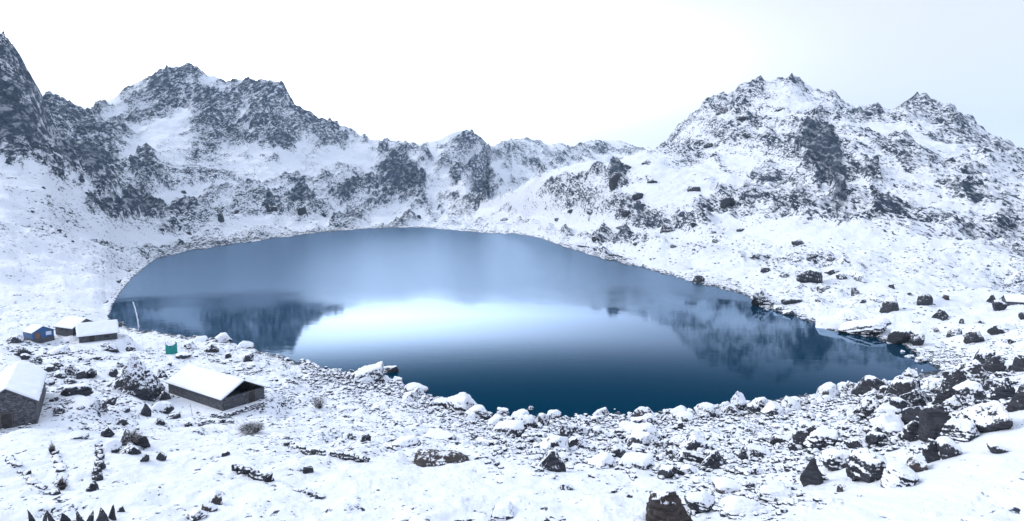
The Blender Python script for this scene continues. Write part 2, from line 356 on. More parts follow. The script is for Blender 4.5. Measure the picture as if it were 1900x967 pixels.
# cubic interpolation along each column
slopes = np.zeros_like(Zs); dz = np.diff(Zs, axis=0) / np.diff(Ys, axis=0)
slopes[0] = dz[0]; slopes[-1] = dz[-1]
for i in range(1, len(Zs) - 1):
    h0 = Ys[i] - Ys[i - 1]; h1 = Ys[i + 1] - Ys[i]; a, b = dz[i - 1], dz[i]
    w1 = 2 * h1 + h0; w2 = h1 + 2 * h0
    with np.errstate(divide='ignore', invalid='ignore'):
        sl_ = (w1 + w2) / (w1 / a + w2 / b)
    slopes[i] = np.where(a * b > 0, sl_, 0)
TY, TZ = [], []
for i, n in enumerate(ns):
    h = Ys[i + 1] - Ys[i]
    for j in range(n):
        t = j / n
        if i == 0: t = t ** 1.0
        TY.append(Ys[i] + h * t)
        TZ.append((2*t**3 - 3*t*t + 1) * Zs[i] + (t**3 - 2*t*t + t) * h * slopes[i] + (-2*t**3 + 3*t*t) * Zs[i+1] + (t**3 - t*t) * h * slopes[i+1])
TY.append(Ys[-1]); TZ.append(Zs[-1])
TY = np.array(TY); TZ = np.array(TZ); TX = sg[None, :] * TY
NR = len(TY)
U, V = proj(TX, TY, TZ)
# lake basin and distance from the shore
inl = np.minimum(TY - nearY, farY - TY)
lake_w = np.where((sg > PZ(202, 591, 0)[0] / PZ(202, 591, 0)[1]) & (sg < PZ(1741, 687, 0)[0] / PZ(1741, 687, 0)[1]), farY - nearY, 0)
onlake = (lake_w > 1.5) & (inl > 0)
sa, sb = sg[np.argmax(lake_w > 1.5)], sg[NS - 1 - np.argmax(lake_w[::-1] > 1.5)]
shore_d = np.where(TY < nearY, nearY - TY, np.where(TY > farY, TY - farY, 0)) + (np.maximum(sa - sg, 0) + np.maximum(sg - sb, 0)) * TY

# rock coverage (0..1), by place: cu, cv, ru, rv, angle (deg), value
def cover():
    c = np.full_like(TZ, 0.32)
    def zone(cu, cv, ru, rv, ang, val, soft=0.35, mode='mix'):
        a = R(ang); du = U - cu; dv = V - cv
        p = du * math.cos(a) + dv * math.sin(a); q = -du * math.sin(a) + dv * math.cos(a)
        d = np.sqrt((p / ru) ** 2 + (q / rv) ** 2) + 0.55 * wob
        k = 1 - sstep(1 - soft, 1 + soft, d)
        np.copyto(c, c * (1 - k) + val * k)
    wob = fbm(U / 45, V / 45, 31, 4, 0.6)
    far = TY > np.maximum(farY, 210)
    Z = [(100, 420, 190, 130, 35, .25), (30, 500, 170, 120, 20, .24), (200, 470, 60, 60, 40, .28),
         (20, 200, 75, 140, 75, .86), (60, 250, 50, 60, 60, .85), (130, 260, 90, 70, 35, .70), (180, 315, 60, 34, 30, .92),
         (300, 170, 110, 42, -28, .60), (320, 235, 120, 18, -38, .12), (385, 190, 75, 15, -38, .16), (460, 215, 110, 66, 10, .66), (530, 215, 55, 55, 55, .84), (610, 245, 80, 26, 25, .66),
         (440, 215, 30, 22, 0, .55), (470, 298, 100, 24, 0, .20), (420, 345, 90, 40, 25, .40), (560, 300, 120, 20, -8, .22), (270, 330, 50, 50, 0, .50), (265, 320, 22, 26, 0, .85),
         (250, 393, 80, 15, 6, .95), (300, 400, 34, 18, 0, 1.), (200, 385, 40, 10, 8, .92), (410, 400, 16, 16, 0, .72), (350, 420, 60, 20, 0, .50), (560, 370, 22, 22, 0, .85), (460, 400, 120, 16, 0, .40),
         (505, 385, 14, 9, 0, .8), (645, 352, 28, 34, -10, .9), (620, 330, 60, 20, -20, .5), (735, 318, 46, 44, 30, .78), (765, 335, 18, 24, 0, 1.), (730, 345, 14, 20, 0, 1.), (800, 300, 40, 22, 10, .45),
         (850, 262, 45, 20, 0, .55), (885, 300, 26, 60, -15, .62), (845, 320, 26, 14, -25, .75), (900, 352, 22, 18, 0, .75), (830, 375, 60, 18, 15, .42), (800, 385, 40, 14, 30, .55), (690, 390, 70, 16, 0, .40),
         (1000, 290, 80, 28, 0, .46), (1120, 275, 70, 16, 0, .52), (960, 270, 40, 10, 15, .5),
         (1060, 350, 70, 40, -30, .46), (1150, 330, 14, 20, 0, .80), (1100, 400, 110, 36, 10, .40), (960, 395, 80, 20, -10, .22), (1250, 360, 70, 22, 5, .07), (1200, 420, 120, 22, 8, .44), (1300, 480, 120, 18, 10, .16), (1240, 430, 100, 10, 5, .42),
         (1310, 240, 90, 60, -30, .38), (1400, 170, 40, 20, -10, .48), (1470, 185, 60, 20, 30, .20), (1508, 262, 25, 36, 15, 1.0), (1540, 315, 15, 58, -12, .92), (1530, 325, 16, 26, 0, 1.), (1555, 370, 12, 70, -8, .80), (1570, 450, 12, 26, 0, .75),
         (1620, 340, 14, 30, -15, .82), (1628, 385, 10, 40, -8, .8), (1655, 390, 20, 26, -20, .74), (1705, 440, 14, 30, -10, .60), (1700, 310, 60, 12, 25, .60), (1790, 365, 50, 12, 25, .55), (1730, 215, 60, 22, 15, .50), (1620, 215, 30, 18, 0, .46),
         (930, 378, 55, 9, -24, .06), (1010, 340, 60, 9, -25, .08), (1110, 308, 80, 9, -10, .10), (1440, 420, 90, 60, 45, .40), (1640, 490, 120, 50, 25, .36), (1880, 500, 60, 70, 0, .48), (1740, 440, 160, 60, 30, .33), (1500, 470, 60, 30, 20, .46), (1640, 535, 140, 14, 8, .15), (1780, 560, 110, 16, 0, .12)]
    for z in Z:
        c0 = c.copy(); zone(*z); c[...] = np.where(far, c, c0)
    near = ~far
    c[near] = 0.29
    Zn = [(1100, 785, 520, 55, -3, .44), (620, 730, 240, 40, 20, .38), (1650, 740, 200, 110, -20, .44), (1300, 900, 180, 40, -10, .26), (900, 900, 420, 45, 0, .10), (1650, 930, 260, 80, -28, .04), (1820, 850, 120, 70, -30, .03),
          (300, 900, 300, 60, 0, .16), (400, 740, 60, 24, 10, .03), (380, 850, 150, 30, 10, .22), (100, 720, 160, 60, 0, .36), (120, 640, 150, 30, 0, .26), (360, 660, 130, 20, 20, .28), (60, 850, 120, 40, 0, .14), (1600, 600, 200, 40, 10, .22), (1780, 590, 110, 30, 0, .14), (1560, 560, 120, 30, 0, .14)]
    for z in Zn:
        c0 = c.copy(); zone(*z, soft=0.5); c[...] = np.where(near, c, c0)
    return np.clip(c, 0, 1)
cov = cover()
sgn = np.where(TX > 0, 1.0, -1.0); mt = sstep(230, 420, TY)
wx = fbm(TX / 140, TZ / 90 + TY / 400, 71, 3) * 30
def rib(wl, el, seed, kx):
    a = (TX + sgn * kx * TZ + wx + TY * 0.15) / wl; b = (TZ - sgn * 0.4 * TX + TY * 0.1) / el
    return 1 - 2.2 * np.abs(perlin(a, b, seed))
RIB1 = rib(58, 210, 81, 0.9); RIB2 = rib(24, 90, 83, 0.7); RIB3 = perlin((TZ + 0.25 * TX + wx) / 17, (TX + TY * .3) / 110, 85)   # RIB3: strata ledges
relief = mt * (8.0 * (RIB1 - 0.25) + 2.6 * (RIB2 - 0.25) + 1.6 * np.round(RIB3 * 2.5) / 2.5) * (0.35 + 0.65 * sstep(0.25, 0.6, cov)) * np.clip(TY / 900, 0.4, 1.2)
cov0 = cov.copy()
cov = np.clip(cov + mt * sstep(0.10, 0.35, cov) * (0.26 * (RIB1 - 0.30) + 0.16 * (RIB2 - 0.30) + 0.08 * RIB3 - 0.035), 0, 1)
wobn = fbm(TX / 9, TY / 9, 44, 3)
lf = fbm(np.abs(TX) / 70 + TZ / 120, TZ / 38 + TY / 300, 55, 4, 0.6)
belt = (1 - sstep(4, 15, shore_d + 5 * wobn)) * (TY < nearY) * sstep(-0.40, -0.25, TX / TY)
cov = cov * (1 - belt) + 0.66 * belt
cov = np.clip(cov + sstep(180, 320, TY) * (0.25 * lf * sstep(0.05, 0.3, cov) + 0.015), 0, 1)
# roughness of the ground: octaves whose size the mesh can carry
dz_ = np.zeros_like(TZ)
r7 = 1 + sum(ns[:len(KN) + 1]); keep = (0.18 + 0.82 * sstep(0, 45, np.abs(np.arange(NR) - r7)))[:, None] * np.ones((1, NS))
c4 = sum(ns[:len(KN) - 2]); keep *= 1 - 0.6 * (1 - sstep(0, 25, np.abs(np.arange(NR) - c4)))[:, None] * (TX < -150)
sp_ = TY * (sg[1] - sg[0])
for wl, amp, seed, lo, hi in ((90, 7.0, 1, 500, 1e9), (45, 6.5, 2, 260, 1e9), (22, 4.2, 3, 200, 1e9), (11, 2.4, 4, 120, 1e9), (5.5, 0.75, 5, 0, 1e9), (2.6, 0.42, 6, 0, 1e9), (1.3, 0.20, 7, 0, 700), (0.65, 0.11, 8, 0, 300)):
    m = sstep(lo * 0.7, lo * 1.2 + 0.01, TY) * (1 - sstep(wl * 0.28, wl * 0.5, sp_))
    nz1 = perlin(TX / wl, TY / wl + TZ / wl * 0.8, seed * 13)
    nz2 = 1 - 2 * np.abs(perlin(TX / wl + 50, TY / wl + TZ / wl * 0.7, seed * 13 + 5))
    rk = sstep(0.2, 0.8, cov)
    if wl >= 22: m = m * keep
    elif wl < 12: m = m * (1 + 0.35 * sstep(0.4, 0.9, cov) * (TY > 220))
    dz_ += m * amp * (nz1 * (0.55 + 0.2 * rk) + (nz2 - 0.35) * (0.22 + 1.15 * rk))
rgrid = keep ** 1.7 * relief * sstep(0, 1, shore_d / 70)
dz_ += rgrid
crag = sstep(0.72, 1.0, cov) * (TY > 200)
dz_ += crag * np.minimum(TY * 0.006, 5) * (np.floor(3 * fbm(TX / 30 + TZ / 40, TY / 60, 77, 3)) / 3)
k = sstep(0, 1, shore_d / np.clip(TY * 0.12, 6, 60))
smooth_near = np.ones_like(TZ)
dz_ *= 0.10 + 0.90 * k
# flatten under the snow banks in the foreground
flat = (TY < 70) * (1 - sstep(0.04, 0.20, cov))
dz_ *= (1 - 0.45 * flat)
TZ = TZ + dz_
TZ = np.where(onlake, -0.05 - 9 * sstep(0, 26, inl) - 0.25 * np.minimum(inl, 3) + 0.35 * perlin(TX / 3, TY / 3, 91) * (inl < 8), TZ)
TZ = np.where((~onlake) & (shore_d < 25), np.maximum(TZ, 0.10 + 0.04 * shore_d + 0.12 * perlin(TX / 2, TY / 2, 92)), TZ)

# ---- level pads for the buildings (flatten the ground where the walls stand)
def pad(x, y, r, z):
    d = np.hypot(TX - x, TY - y); kk = 1 - sstep(r, r * 1.5, d)
    TZ[...] = TZ * (1 - kk) + z * kk
HA, HB = PZ(313, 729, 8.6), PZ(413, 763, 8.6)
LA = PZ(70, 786, 17.3)
MA, MB_ = PZ(147, 637, 6.0), PZ(218, 629, 6.0)
BA, BB = PZ(103, 616, 7.2), PZ(136, 623, 6.9)
TA, TB = PZ(101, 631, 6.4), PZ(61, 638, 6.4)
def mid(a, b, f, r, z):
    ux, uy = b[0] - a[0], b[1] - a[1]; l = math.hypot(ux, uy); return ((a[0] + b[0]) / 2 - uy / l * f, (a[1] + b[1]) / 2 + ux / l * f, r, z)
PADS = [mid(HA, HB, 3.5, 8.0, 8.6), (LA[0] - 6, LA[1] + 3, 7.0, 17.3), mid(MA, MB_, 3.2, 6, 6.0), mid(BA, BB, 2.5, 4.5, 6.9), (TA[0] - 3, TA[1] + 1.5, 3.6, 6.4)]
for p_ in PADS: pad(*p_)

fine = 1 - sstep(90, 420, TY)
idx = np.arange(NR * NS).reshape(NR, NS)
quads = np.stack([idx[:-1, :-1], idx[:-1, 1:], idx[1:, 1:], idx[1:, :-1]], -1).reshape(-1, 4)
verts = np.stack([TX, TY, TZ], -1).reshape(-1, 3)
me = np_mesh('terrain', verts, quads, [MT])
for nm, ar in (('cov', cov), ('fine', fine)):
    a_ = me.attributes.new(nm, 'FLOAT', 'POINT'); a_.data.foreach_set('value', ar.astype(np.float32).ravel())
ter = bpy.data.objects.new('terrain', me); C.objects.link(ter)
tag(ter, 'snow covered valley floor and rocky mountain slopes around the lake', kind='structure')

# ground lookup
colTY, colTZ = TY, TZ
def gz(x, y):
    s = x / y; f = (s - sL) / (sR - sL) * (NS - 1); i = int(min(max(f, 0), NS - 2)); t = f - i
    return (1 - t) * np.interp(y, colTY[:, i], colTZ[:, i]) + t * np.interp(y, colTY[:, i + 1], colTZ[:, i + 1])
def hit(u, v, ymin=14, ymax=2200):
    dx, dy, dz0 = ray(u, v); s = dx / dy
    i = int(round((s - sL) / (sR - sL) * (NS - 1))); i = min(max(i, 0), NS - 1)
    yy = colTY[:, i]; h = CAMZ + dz0 / dy * yy
    m = (np.maximum(colTZ[:, i], 0) >= h) & (yy > ymin)
    k_ = np.argmax(m)
    if not m[k_]: return None
    y = yy[k_]
    if k_ > 0:
        a, b = max(colTZ[k_ - 1, i], 0) - h[k_ - 1], max(colTZ[k_, i], 0) - h[k_]
        if b != a: y = yy[k_ - 1] + (yy[k_] - yy[k_ - 1]) * (-a / (b - a))
    return (s * y, y, max(float(gz(s * y, y)), 0.0))

# ------------------------------------------------------------------ water
wv = []; wn = 140
NSw = np.where(lake_w > 1.5)[0]
i0, i1 = NSw[0], NSw[-1]
cols = np.unique(np.linspace(i0 - 6, i1 + 6, 260).astype(int))
tt = np.linspace(0, 1, 60)
y0 = nearY[cols] - 6; y1 = farY[cols] + 12
WY = y0[None, :] + (y1 - y0)[None, :] * tt[:, None]
WX = sg[cols][None, :] * WY
wi = np.arange(WY.size).reshape(WY.shape)
wq = np.stack([wi[:-1, :-1], wi[:-1, 1:], wi[1:, 1:], wi[1:, :-1]], -1).reshape(-1, 4)
wme = np_mesh('lake', np.stack([WX, WY, np.zeros_like(WX)], -1).reshape(-1, 3), wq, [MW])
wob_ = bpy.data.objects.new('lake', wme); C.objects.link(wob_)
tag(wob_, 'deep blue mountain lake reflecting the bright sky', kind='structure')
#__OBJECTS__
# ------------------------------------------------------------------ haze
def haze():
    x0, x1, y0_, y1_, z0, z1 = -4600, 4600, -60, 4600, -60, 620
    v = [(x, y, z) for z in (z0, z1) for y in (y0_, y1_) for x in (x0, x1)]
    f = [(0, 2, 3, 1), (4, 5, 7, 6), (0, 1, 5, 4), (1, 3, 7, 5), (3, 2, 6, 7), (2, 0, 4, 6)]
    m = bpy.data.materials.new('thin_haze'); m.use_nodes = True; t = m.node_tree; t.nodes.clear()
    o_ = N(t, 'ShaderNodeOutputMaterial'); pv = N(t, 'ShaderNodeVolumePrincipled')
    pv.inputs['Color'].default_value = (0.50, 0.76, 1.0, 1); pv.inputs['Density'].default_value = HAZE
    pv.inputs['Anisotropy'].default_value = 0.2
    t.links.new(pv.outputs[0], o_.inputs['Volume'])
    o = mesh_obj('haze', v, f, m); tag(o, 'thin cold air haze over the lake basin', kind='stuff')
HAZE = 0.00010
haze()

# ------------------------------------------------------------------ boulders
rng = random.Random(11); nrg = np.random.RandomState(5)
_ico = {}
def ico(sub):
    if sub not in _ico:
        b = bmesh.new(); bmesh.ops.create_icosphere(b, subdivisions=sub, radius=1)
        _ico[sub] = (np.array([v.co[:] for v in b.verts]), np.array([[v.index for v in f.verts] for f in b.faces])); b.free()
    return _ico[sub]
def rock_shape(seed, sub, style, rough=1.0):
    d, f = ico(sub); rs = np.random.RandomState(seed)
    npl = {'a': 9, 'r': 22, 's': 10, 'p': 10}[style]
    n = rs.normal(size=(npl, 3)); n /= np.linalg.norm(n, axis=1)[:, None]
    h = rs.uniform(0.60, 0.95, npl)
    ax = np.array([[1,0,0],[-1,0,0],[0,1,0],[0,-1,0],[0,0,1],[0,0,-1]], float) + rs.normal(size=(6, 3)) * (0.30 if style != 's' else 0.16)
    ax /= np.linalg.norm(ax, axis=1)[:, None]
    ha = rs.uniform(0.62, 0.85, 6)
    if style == 's': ha[4:] = 0.55
    if style == 'p': ax[4] = (rs.uniform(.5, .8), rs.uniform(-.5, .5), .62); ax[4] /= np.linalg.norm(ax[4]); n[0] = (-.7, rs.uniform(-.3, .3), .6); n[0] /= np.linalg.norm(n[0]); h[0] = .55
    n = np.vstack([n, ax]); h = np.concatenate([h, ha])
    q = d @ n.T
    r = np.where(q > 1e-3, h[None, :] / np.maximum(q, 1e-3), 9)
    kk = 26.0 if style != 'r' else 12.0
    rr = -np.log(np.exp(-kk * np.minimum(r, 3)).sum(1)) / kk
    p = d * rr[:, None]
    if sub >= 3:
        nn = noise3(p * 1.7 + seed, seed) * 0.09 + noise3(p * 4.1 + seed, seed + 1) * 0.045 * rough
        if sub >= 4: nn += noise3(p * 9 + seed, seed + 2) * 0.025 * rough
        lay = np.sin((p @ (rs.normal(size=3) * .4 + np.array([.3, .2, 1]))) * 14 + 3 * noise3(p * 1.5, seed + 4)); nn += (np.abs(lay) - .5) * 0.025
        p = p * (1 + nn[:, None])
    else: p = p * (1 + nrg.uniform(-.08, .08, (len(p), 1)))
    if sub >= 3:
        zt = (p[:, 2] - p[:, 2].min()) / np.ptp(p[:, 2]); p[:, :2] *= (1.16 - .42 * zt)[:, None]
    mn, mx_ = p.min(0), p.max(0)
    return (p - (mn + mx_) / 2) / (mx_ - mn), f
PROTO = {}
for st in 'arsp':
    for k_ in range(5):
        for mi, m in enumerate((MR1, MR2)):
            v, f = rock_shape(100 * ord(st) + k_, 4, st)
            PROTO[(st, k_, mi)] = np_mesh('boulder', v, f, [m], smooth=True)
            try: PROTO[(st, k_, mi)].set_sharp_from_angle(angle=R(38))
            except Exception: pass
def boulder(u, vb, wp, hp, st='a', snow=0.5, mi=0, label=None, group=None, name='boulder', cat='boulder', sub=None, seed=None, yaw=None, mindepth=0.75):
    p = hit(u, vb)
    if p is None: return None
    x, y, z = p; px = y / F
    w_ = wp * px * 1.08; d_ = w_ * rng.uniform(mindepth, mindepth + .25)
    sx_ = x / y; L = math.hypot(sx_, 1)
    cx, cy = x + sx_ / L * d_ * 0.38, y + 1 / L * d_ * 0.38
    rx, ry, rz_ = ray(u, vb - hp); ztop = CAMZ + rz_ / ry * cy
    gc = float(gz(cx, cy)); gback = float(gz(cx + sx_ / L * d_ * .3, cy + d_ * .3 / L))
    ztop = max(ztop, gc + .30 * hp * px)
    low = max(min(z, gc, gback), -0.6) - .28 * hp * px
    H = (ztop - low) * 1.02; g, h_ = low, H
    if seed is not None:
        v, f = rock_shape(seed, 5, st, 1.8); me_ = np_mesh(name, v, f, [(MR1, MR2)[mi]], smooth=True)
    else:
        me_ = PROTO[(st, rng.randrange(5), mi)]
    o = bpy.data.objects.new(name, me_); C.objects.link(o)
    o.scale = (w_, d_, H); o.location = (cx, cy, g + h_ - H / 2)
    yy = rng.choice((0, math.pi)) if yaw is None else yaw
    o.rotation_euler = (0, rng.uniform(-.10, .10), yy - math.atan(sx_) + rng.uniform(-.25, .25))
    o['snow_amount'] = float(snow)
    tag(o, label, cat, group)
    return o

B = [  # u, base v, width, height, shape, snow, material, label
(257,737,86,84,'p',.70,0,'huge boulder with a dark snow dusted face just left of the long stone hut'),
(144,732,50,20,'s',.50,0,'low grey half buried slab between the gabled stone hut and the huge boulder'),
(108,657,36,14,'r',.60,0,'flat dark rock in the snow downhill of the blue hut'),
(29,637,28,15,'a',.45,0,'dark angular rock at the left side of the blue hut'),
(206,653,28,15,'a',.55,0,'broad dark rock in the snow below the stone walled hut by the lake'),
(243,651,16,10,'r',.50,0,'rounded dark rock a step right of the broad rock below the lakeside hut'),
(168,702,20,19,'p',.45,0,'pale upright rock with a pointed top left of the huge boulder'),
(152,703,18,15,'a',.30,0,'small black rock against the left side of the pale upright rock'),
(206,751,19,14,'a',.45,0,'dark block of rock at the lower left foot of the huge boulder'),
(271,773,18,24,'p',.10,0,'narrow black rock standing below the huge boulder'),
(324,777,20,10,'s',.50,0,'low dark rock in front of the snow patch of the long hut'),
(302,766,38,22,'r',.85,0,'snow plastered broken rock between the black standing rock and the long hut'),
(184,762,28,22,'a',.70,0,'snowy tilted rock in the rubble left of the black standing rock'),
(416,634,28,16,'a',.90,0,'largest snow covered boulder on the crest above the water beyond the teal cloth'),
(374,634,26,11,'s',.92,0,'flat snow topped boulder on the crest just right of the teal cloth'),
(455,645,30,13,'s',.90,0,'long snow topped boulder right of the largest one on the crest above the water'),
(392,654,24,17,'a',.60,0,'dark cracked boulder under the crest right of the teal cloth'),
(352,646,22,13,'a',.60,0,'dark boulder touching the right edge of the teal cloth enclosure'),
(342,666,28,12,'r',.75,0,'snowy boulder at the foot of the teal cloth'),
(461,671,19,14,'a',.40,0,'grey lone rock on the slope above the roof end of the long hut'),
(140,814,42,14,'s',.72,0,'long low rock with a dark edge below the gabled stone hut'),
(207,840,34,22,'r',.80,0,'dark rock under a round cushion of snow at lower left'),
(300,855,18,16,'p',.25,0,'twin pointed small rock in the snowfield at lower left'),
(269,858,16,15,'p',.35,0,'leaning pointed small rock left of the twin pointed rock'),
(419,847,15,9,'a',.35,0,'small dark rock above the long low wall at lower left'),
(572,878,19,13,'s',.15,0,'small black slab in the snow right of the long low wall'),
(401,936,24,24,'a',.60,1,'upper rock of the brown rock pile at the bottom edge left of centre'),
(388,950,28,18,'r',.60,1,'middle rock of the brown rock pile at the bottom edge left of centre'),
(366,966,34,22,'a',.65,0,'lowest rock of the pile at the bottom edge left of centre'),
(685,712,56,36,'a',.82,0,'big snow covered boulder at the water edge where the near shore turns'),
(724,691,30,12,'s',.35,0,'dark flat rock in the water beside the big snow covered shore boulder'),
(738,709,17,9,'s',.80,0,'small flat snowy rock right below the dark flat rock in the water'),
(773,733,42,21,'r',.85,0,'rounded boulder with a full snow cap on the near shore left of centre'),
(820,757,44,17,'s',.80,0,'wide low snow topped boulder with a black underside on the near shore'),
(864,769,74,44,'p',.88,0,'white peaked boulder rising highest on the near shore'),
(889,776,50,22,'a',.55,0,'grey streaked rock leaning on the right side of the white peaked boulder'),
(985,760,13,6,'r',.70,0,'tiny rock island in the water nearest the middle of the near shore'),
(1028,779,29,18,'r',.72,0,'round black sided rock with a snow cap standing in the water at mid shore'),
(959,779,23,16,'r',.80,0,'snow capped rock in the water left of the round black sided rock'),
(933,769,23,12,'s',.80,0,'small double rock at the waterline right of the white peaked boulder'),
(1069,809,64,29,'a',.62,0,'grey striped boulder broadest in the middle of the near shore'),
(942,806,62,21,'s',.62,0,'low striped slab behind the shore stones left of the grey striped boulder'),
(1114,774,34,18,'r',.78,0,'snowy boulder jutting into the dark water right of mid shore'),
(750,833,64,23,'r',.50,0,'dark grey mound of rock uphill from the flat brown boulder'),
(822,864,106,27,'r',.0,1,'flat brown boulder lying alone in the snowfield at lower centre'),
(645,816,23,12,'s',.50,0,'small flat dark rock left of its rounder neighbour above the lower centre wall'),
(679,818,18,13,'r',.25,0,'small round dark rock between the flat dark rock and the dark grey mound'),
(704,760,38,10,'s',.30,0,'thin dark slab slanting in the snow behind the near shore'),
(818,815,56,13,'s',.70,0,'snow plastered mound directly above the flat brown boulder'),
(1033,856,30,17,'r',.66,0,'snow topped rock with a black front at the upper rim of the central snowfield'),
(1142,846,42,24,'a',.30,0,'black hollowed rock at the rim of the snowfield right of centre'),
(1184,839,38,14,'s',.35,0,'dark wedge of rock right of the black hollowed rock'),
(1180,868,66,22,'s',.75,0,'thinly snowed slab below the dark wedge of rock'),
(940,964,62,28,'s',.60,0,'low streaked rock at the bottom edge near the centre'),
(1240,970,88,66,'a',.24,1,'big dark brown rock at the bottom edge right of centre'),
(1300,950,60,34,'r',.72,0,'snow speckled rock leaning on the big dark brown rock'),
(1262,830,54,18,'s',.28,0,'dark overhanging rock topmost of the two black rocks right of centre'),
(1275,860,70,26,'s',.22,0,'long black rock lower of the two black rocks right of centre'),
(1378,858,19,28,'p',.35,0,'narrow grey rock upright in the rubble right of the long black rock'),
(1353,917,58,25,'r',.82,1,'snow cushioned boulder above the rock heap at lower right of centre'),
(1370,956,84,34,'r',.78,0,'snowy rock heap boulder at lower right of centre near the bottom edge'),
(1440,930,60,26,'r',.85,0,'white low boulder right of the rock heap near the bottom edge'),
(1501,830,58,50,'a',.48,0,'dark tall boulder behind the striped slab boulder on the lower right'),
(1531,833,76,34,'s',.58,0,'striped slab boulder with a black front on the lower right'),
(1472,838,19,15,'a',.20,0,'small black block at the left end of the striped slab boulder'),
(1450,824,40,15,'s',.40,0,'low dark rock left of the dark tall boulder'),
(1505,899,38,50,'p',.20,0,'narrow dark rock leaning up to the right at lower right'),
(1556,872,72,38,'r',.72,0,'snow mottled boulder right of the narrow leaning rock'),
(1614,894,82,54,'a',.48,0,'dark streaked boulder at the edge of the smooth snowbank'),
(1668,903,64,42,'r',.90,0,'white rounded boulder lowest beside the smooth snowbank'),
(1699,876,44,30,'a',.45,1,'bare greyish brown block between the white rounded boulder and the shaded gap'),
(1727,858,30,42,'a',.28,0,'narrow dark rock standing in for the shaded gap between two snowy blocks on the right'),  # dark rock put in for the shade of a gap between the blocks
(1758,850,40,36,'r',.80,0,'snow topped block right of the shaded gap'),
(1745,817,68,66,'a',.15,0,'large dark fluted boulder with a bare steep face on the right'),
(1826,804,90,66,'a',.66,0,'large snow speckled boulder above the smooth snowbank at right'),
(1784,820,64,40,'a',.72,0,'snowy gable shaped rock in front of the large dark fluted boulder'),
(1695,820,48,44,'r',.64,0,'snow mottled rock left of the large dark fluted boulder'),
(1648,808,42,25,'r',.85,0,'snow heaped rock under the slanting dark ledge on the right'),
(1652,790,58,21,'s',.30,0,'slanting dark ledge above the snow heaped rock'),
(1650,763,68,30,'s',.15,0,'bare black slab slanting down from the snowy shore boulder at right'),
(1672,738,58,42,'a',.68,0,'shore boulder with a ragged snow top at the right end of the near shore'),
(1765,742,50,60,'a',.30,0,'tall black faced block with a flat white top near the lake tip'),
(1813,722,54,52,'p',.60,0,'grey speckled pointed boulder right of the tall black faced block'),
(1845,692,40,34,'a',.28,0,'dark boulder behind the grey speckled pointed boulder'),
(1892,690,26,32,'a',.30,0,'dark boulder cut by the right edge of the picture below the far flat'),
(1860,744,36,46,'p',.45,0,'leaning grey rock between the pointed boulder and the right edge'),
(1889,762,34,50,'a',.22,0,'black boulder at the right edge above the smooth snowbank'),
(1850,842,30,20,'r',.80,0,'small snowy rock on the rim of the smooth snowbank at right'),
(1410,764,46,28,'a',.62,0,'boxy boulder standing at the water on the right part of the near shore'),
(1371,762,27,35,'p',.78,0,'tall snowy rock just left of the boxy shore boulder'),
(1312,770,46,23,'r',.78,0,'rounded snowy boulder at the water two rocks left of the boxy boulder'),
(1262,770,40,17,'s',.80,0,'low smooth snowy boulder left of the rounded one at the water'),
(1347,760,20,15,'r',.85,0,'small white rock in the water between the rounded and the tall shore rocks'),
(1469,762,36,26,'r',.80,0,'snowy boulder at the water right of the boxy shore boulder'),
(1533,735,34,25,'r',.72,0,'dark based boulder heading the outer stones of the right near shore'),
(1567,728,29,19,'r',.85,0,'white capped rock right of the dark based outer boulder'),
(1172,808,48,19,'r',.80,0,'broad snowy rock in the second row of the near shore right of centre'),
(1558,913,13,13,'a',.35,1,'lone small brown stone at the edge of the smooth snow'),
(1503,524,42,27,'a',.50,0,'largest dark boulder on the far right shelf with a snow dusted back'),
(1544,509,26,13,'a',.45,0,'dark rock behind the largest boulder on the far right shelf'),
(1561,519,19,14,'a',.60,0,'left rock of three snow topped rocks in a line on the far right shelf'),
(1579,514,19,11,'s',.70,0,'middle rock of three snow topped rocks in a line on the far right shelf'),
(1594,522,21,14,'a',.72,0,'right rock of three snow topped rocks in a line on the far right shelf'),
(1529,540,25,10,'s',.25,0,'flat black rock below the largest boulder on the far right shelf'),
(1587,548,14,16,'r',.72,0,'egg shaped snowy rock alone on the far right shelf'),
(1716,567,27,22,'r',.15,0,'round black boulder on the snowy crest at the far right'),
(1754,556,12,10,'a',.20,1,'small brown rock on the crest right of the round black boulder'),
(1839,562,15,16,'p',.30,0,'forked dark rock on the flat in front of the far long hut'),
(1854,577,20,20,'r',.50,0,'round snow cheeked rock beside the forked rock by the far long hut'),
(1650,580,30,28,'s',.45,0,'slab leaning up to the right on the far right shelf'),
(1744,593,27,20,'p',.35,0,'ragged dark rock halfway between the round black boulder and the lake tip'),
(1414,567,40,29,'a',.78,0,'snow draped crag rising from the water at the corner of the far right shore'),
(1444,576,20,10,'s',.70,0,'small rock at the waterline next to the snow draped crag'),
(1462,584,21,9,'s',.75,0,'outer flat rock at the waterline right of the snow draped crag'),
(1470,564,38,12,'s',.35,0,'dark ledge behind the flat rocks right of the snow draped crag'),
(1540,609,50,22,'s',.88,0,'white slab sloping into the water on the right shore'),
(1603,621,74,28,'s',.70,0,'whale shaped boulder with a black underside on the right shore'),
(1577,597,56,24,'s',.75,0,'striped flat slab above the whale shaped boulder'),
(1674,639,50,27,'a',.35,0,'dark undercut ledge at the water near the lake tip'),
(1700,642,25,25,'r',.60,0,'ball shaped boulder at the lake tip'),
(1770,623,24,16,'r',.50,0,'speckled rock inland from the ball shaped boulder'),
(1296,525,21,14,'r',.20,0,'lone black boulder at the waterline halfway along the right shore'),
(1183,371,23,14,'a',.30,0,'dark boulder at the left edge of the smooth white patch on the right hill'),
(1238,431,28,16,'a',.35,0,'largest dark boulder low on the right hill above the shore'),
(1142,346,24,26,'a',.15,0,'black outcrop rock standing on the crest of the right hill'),
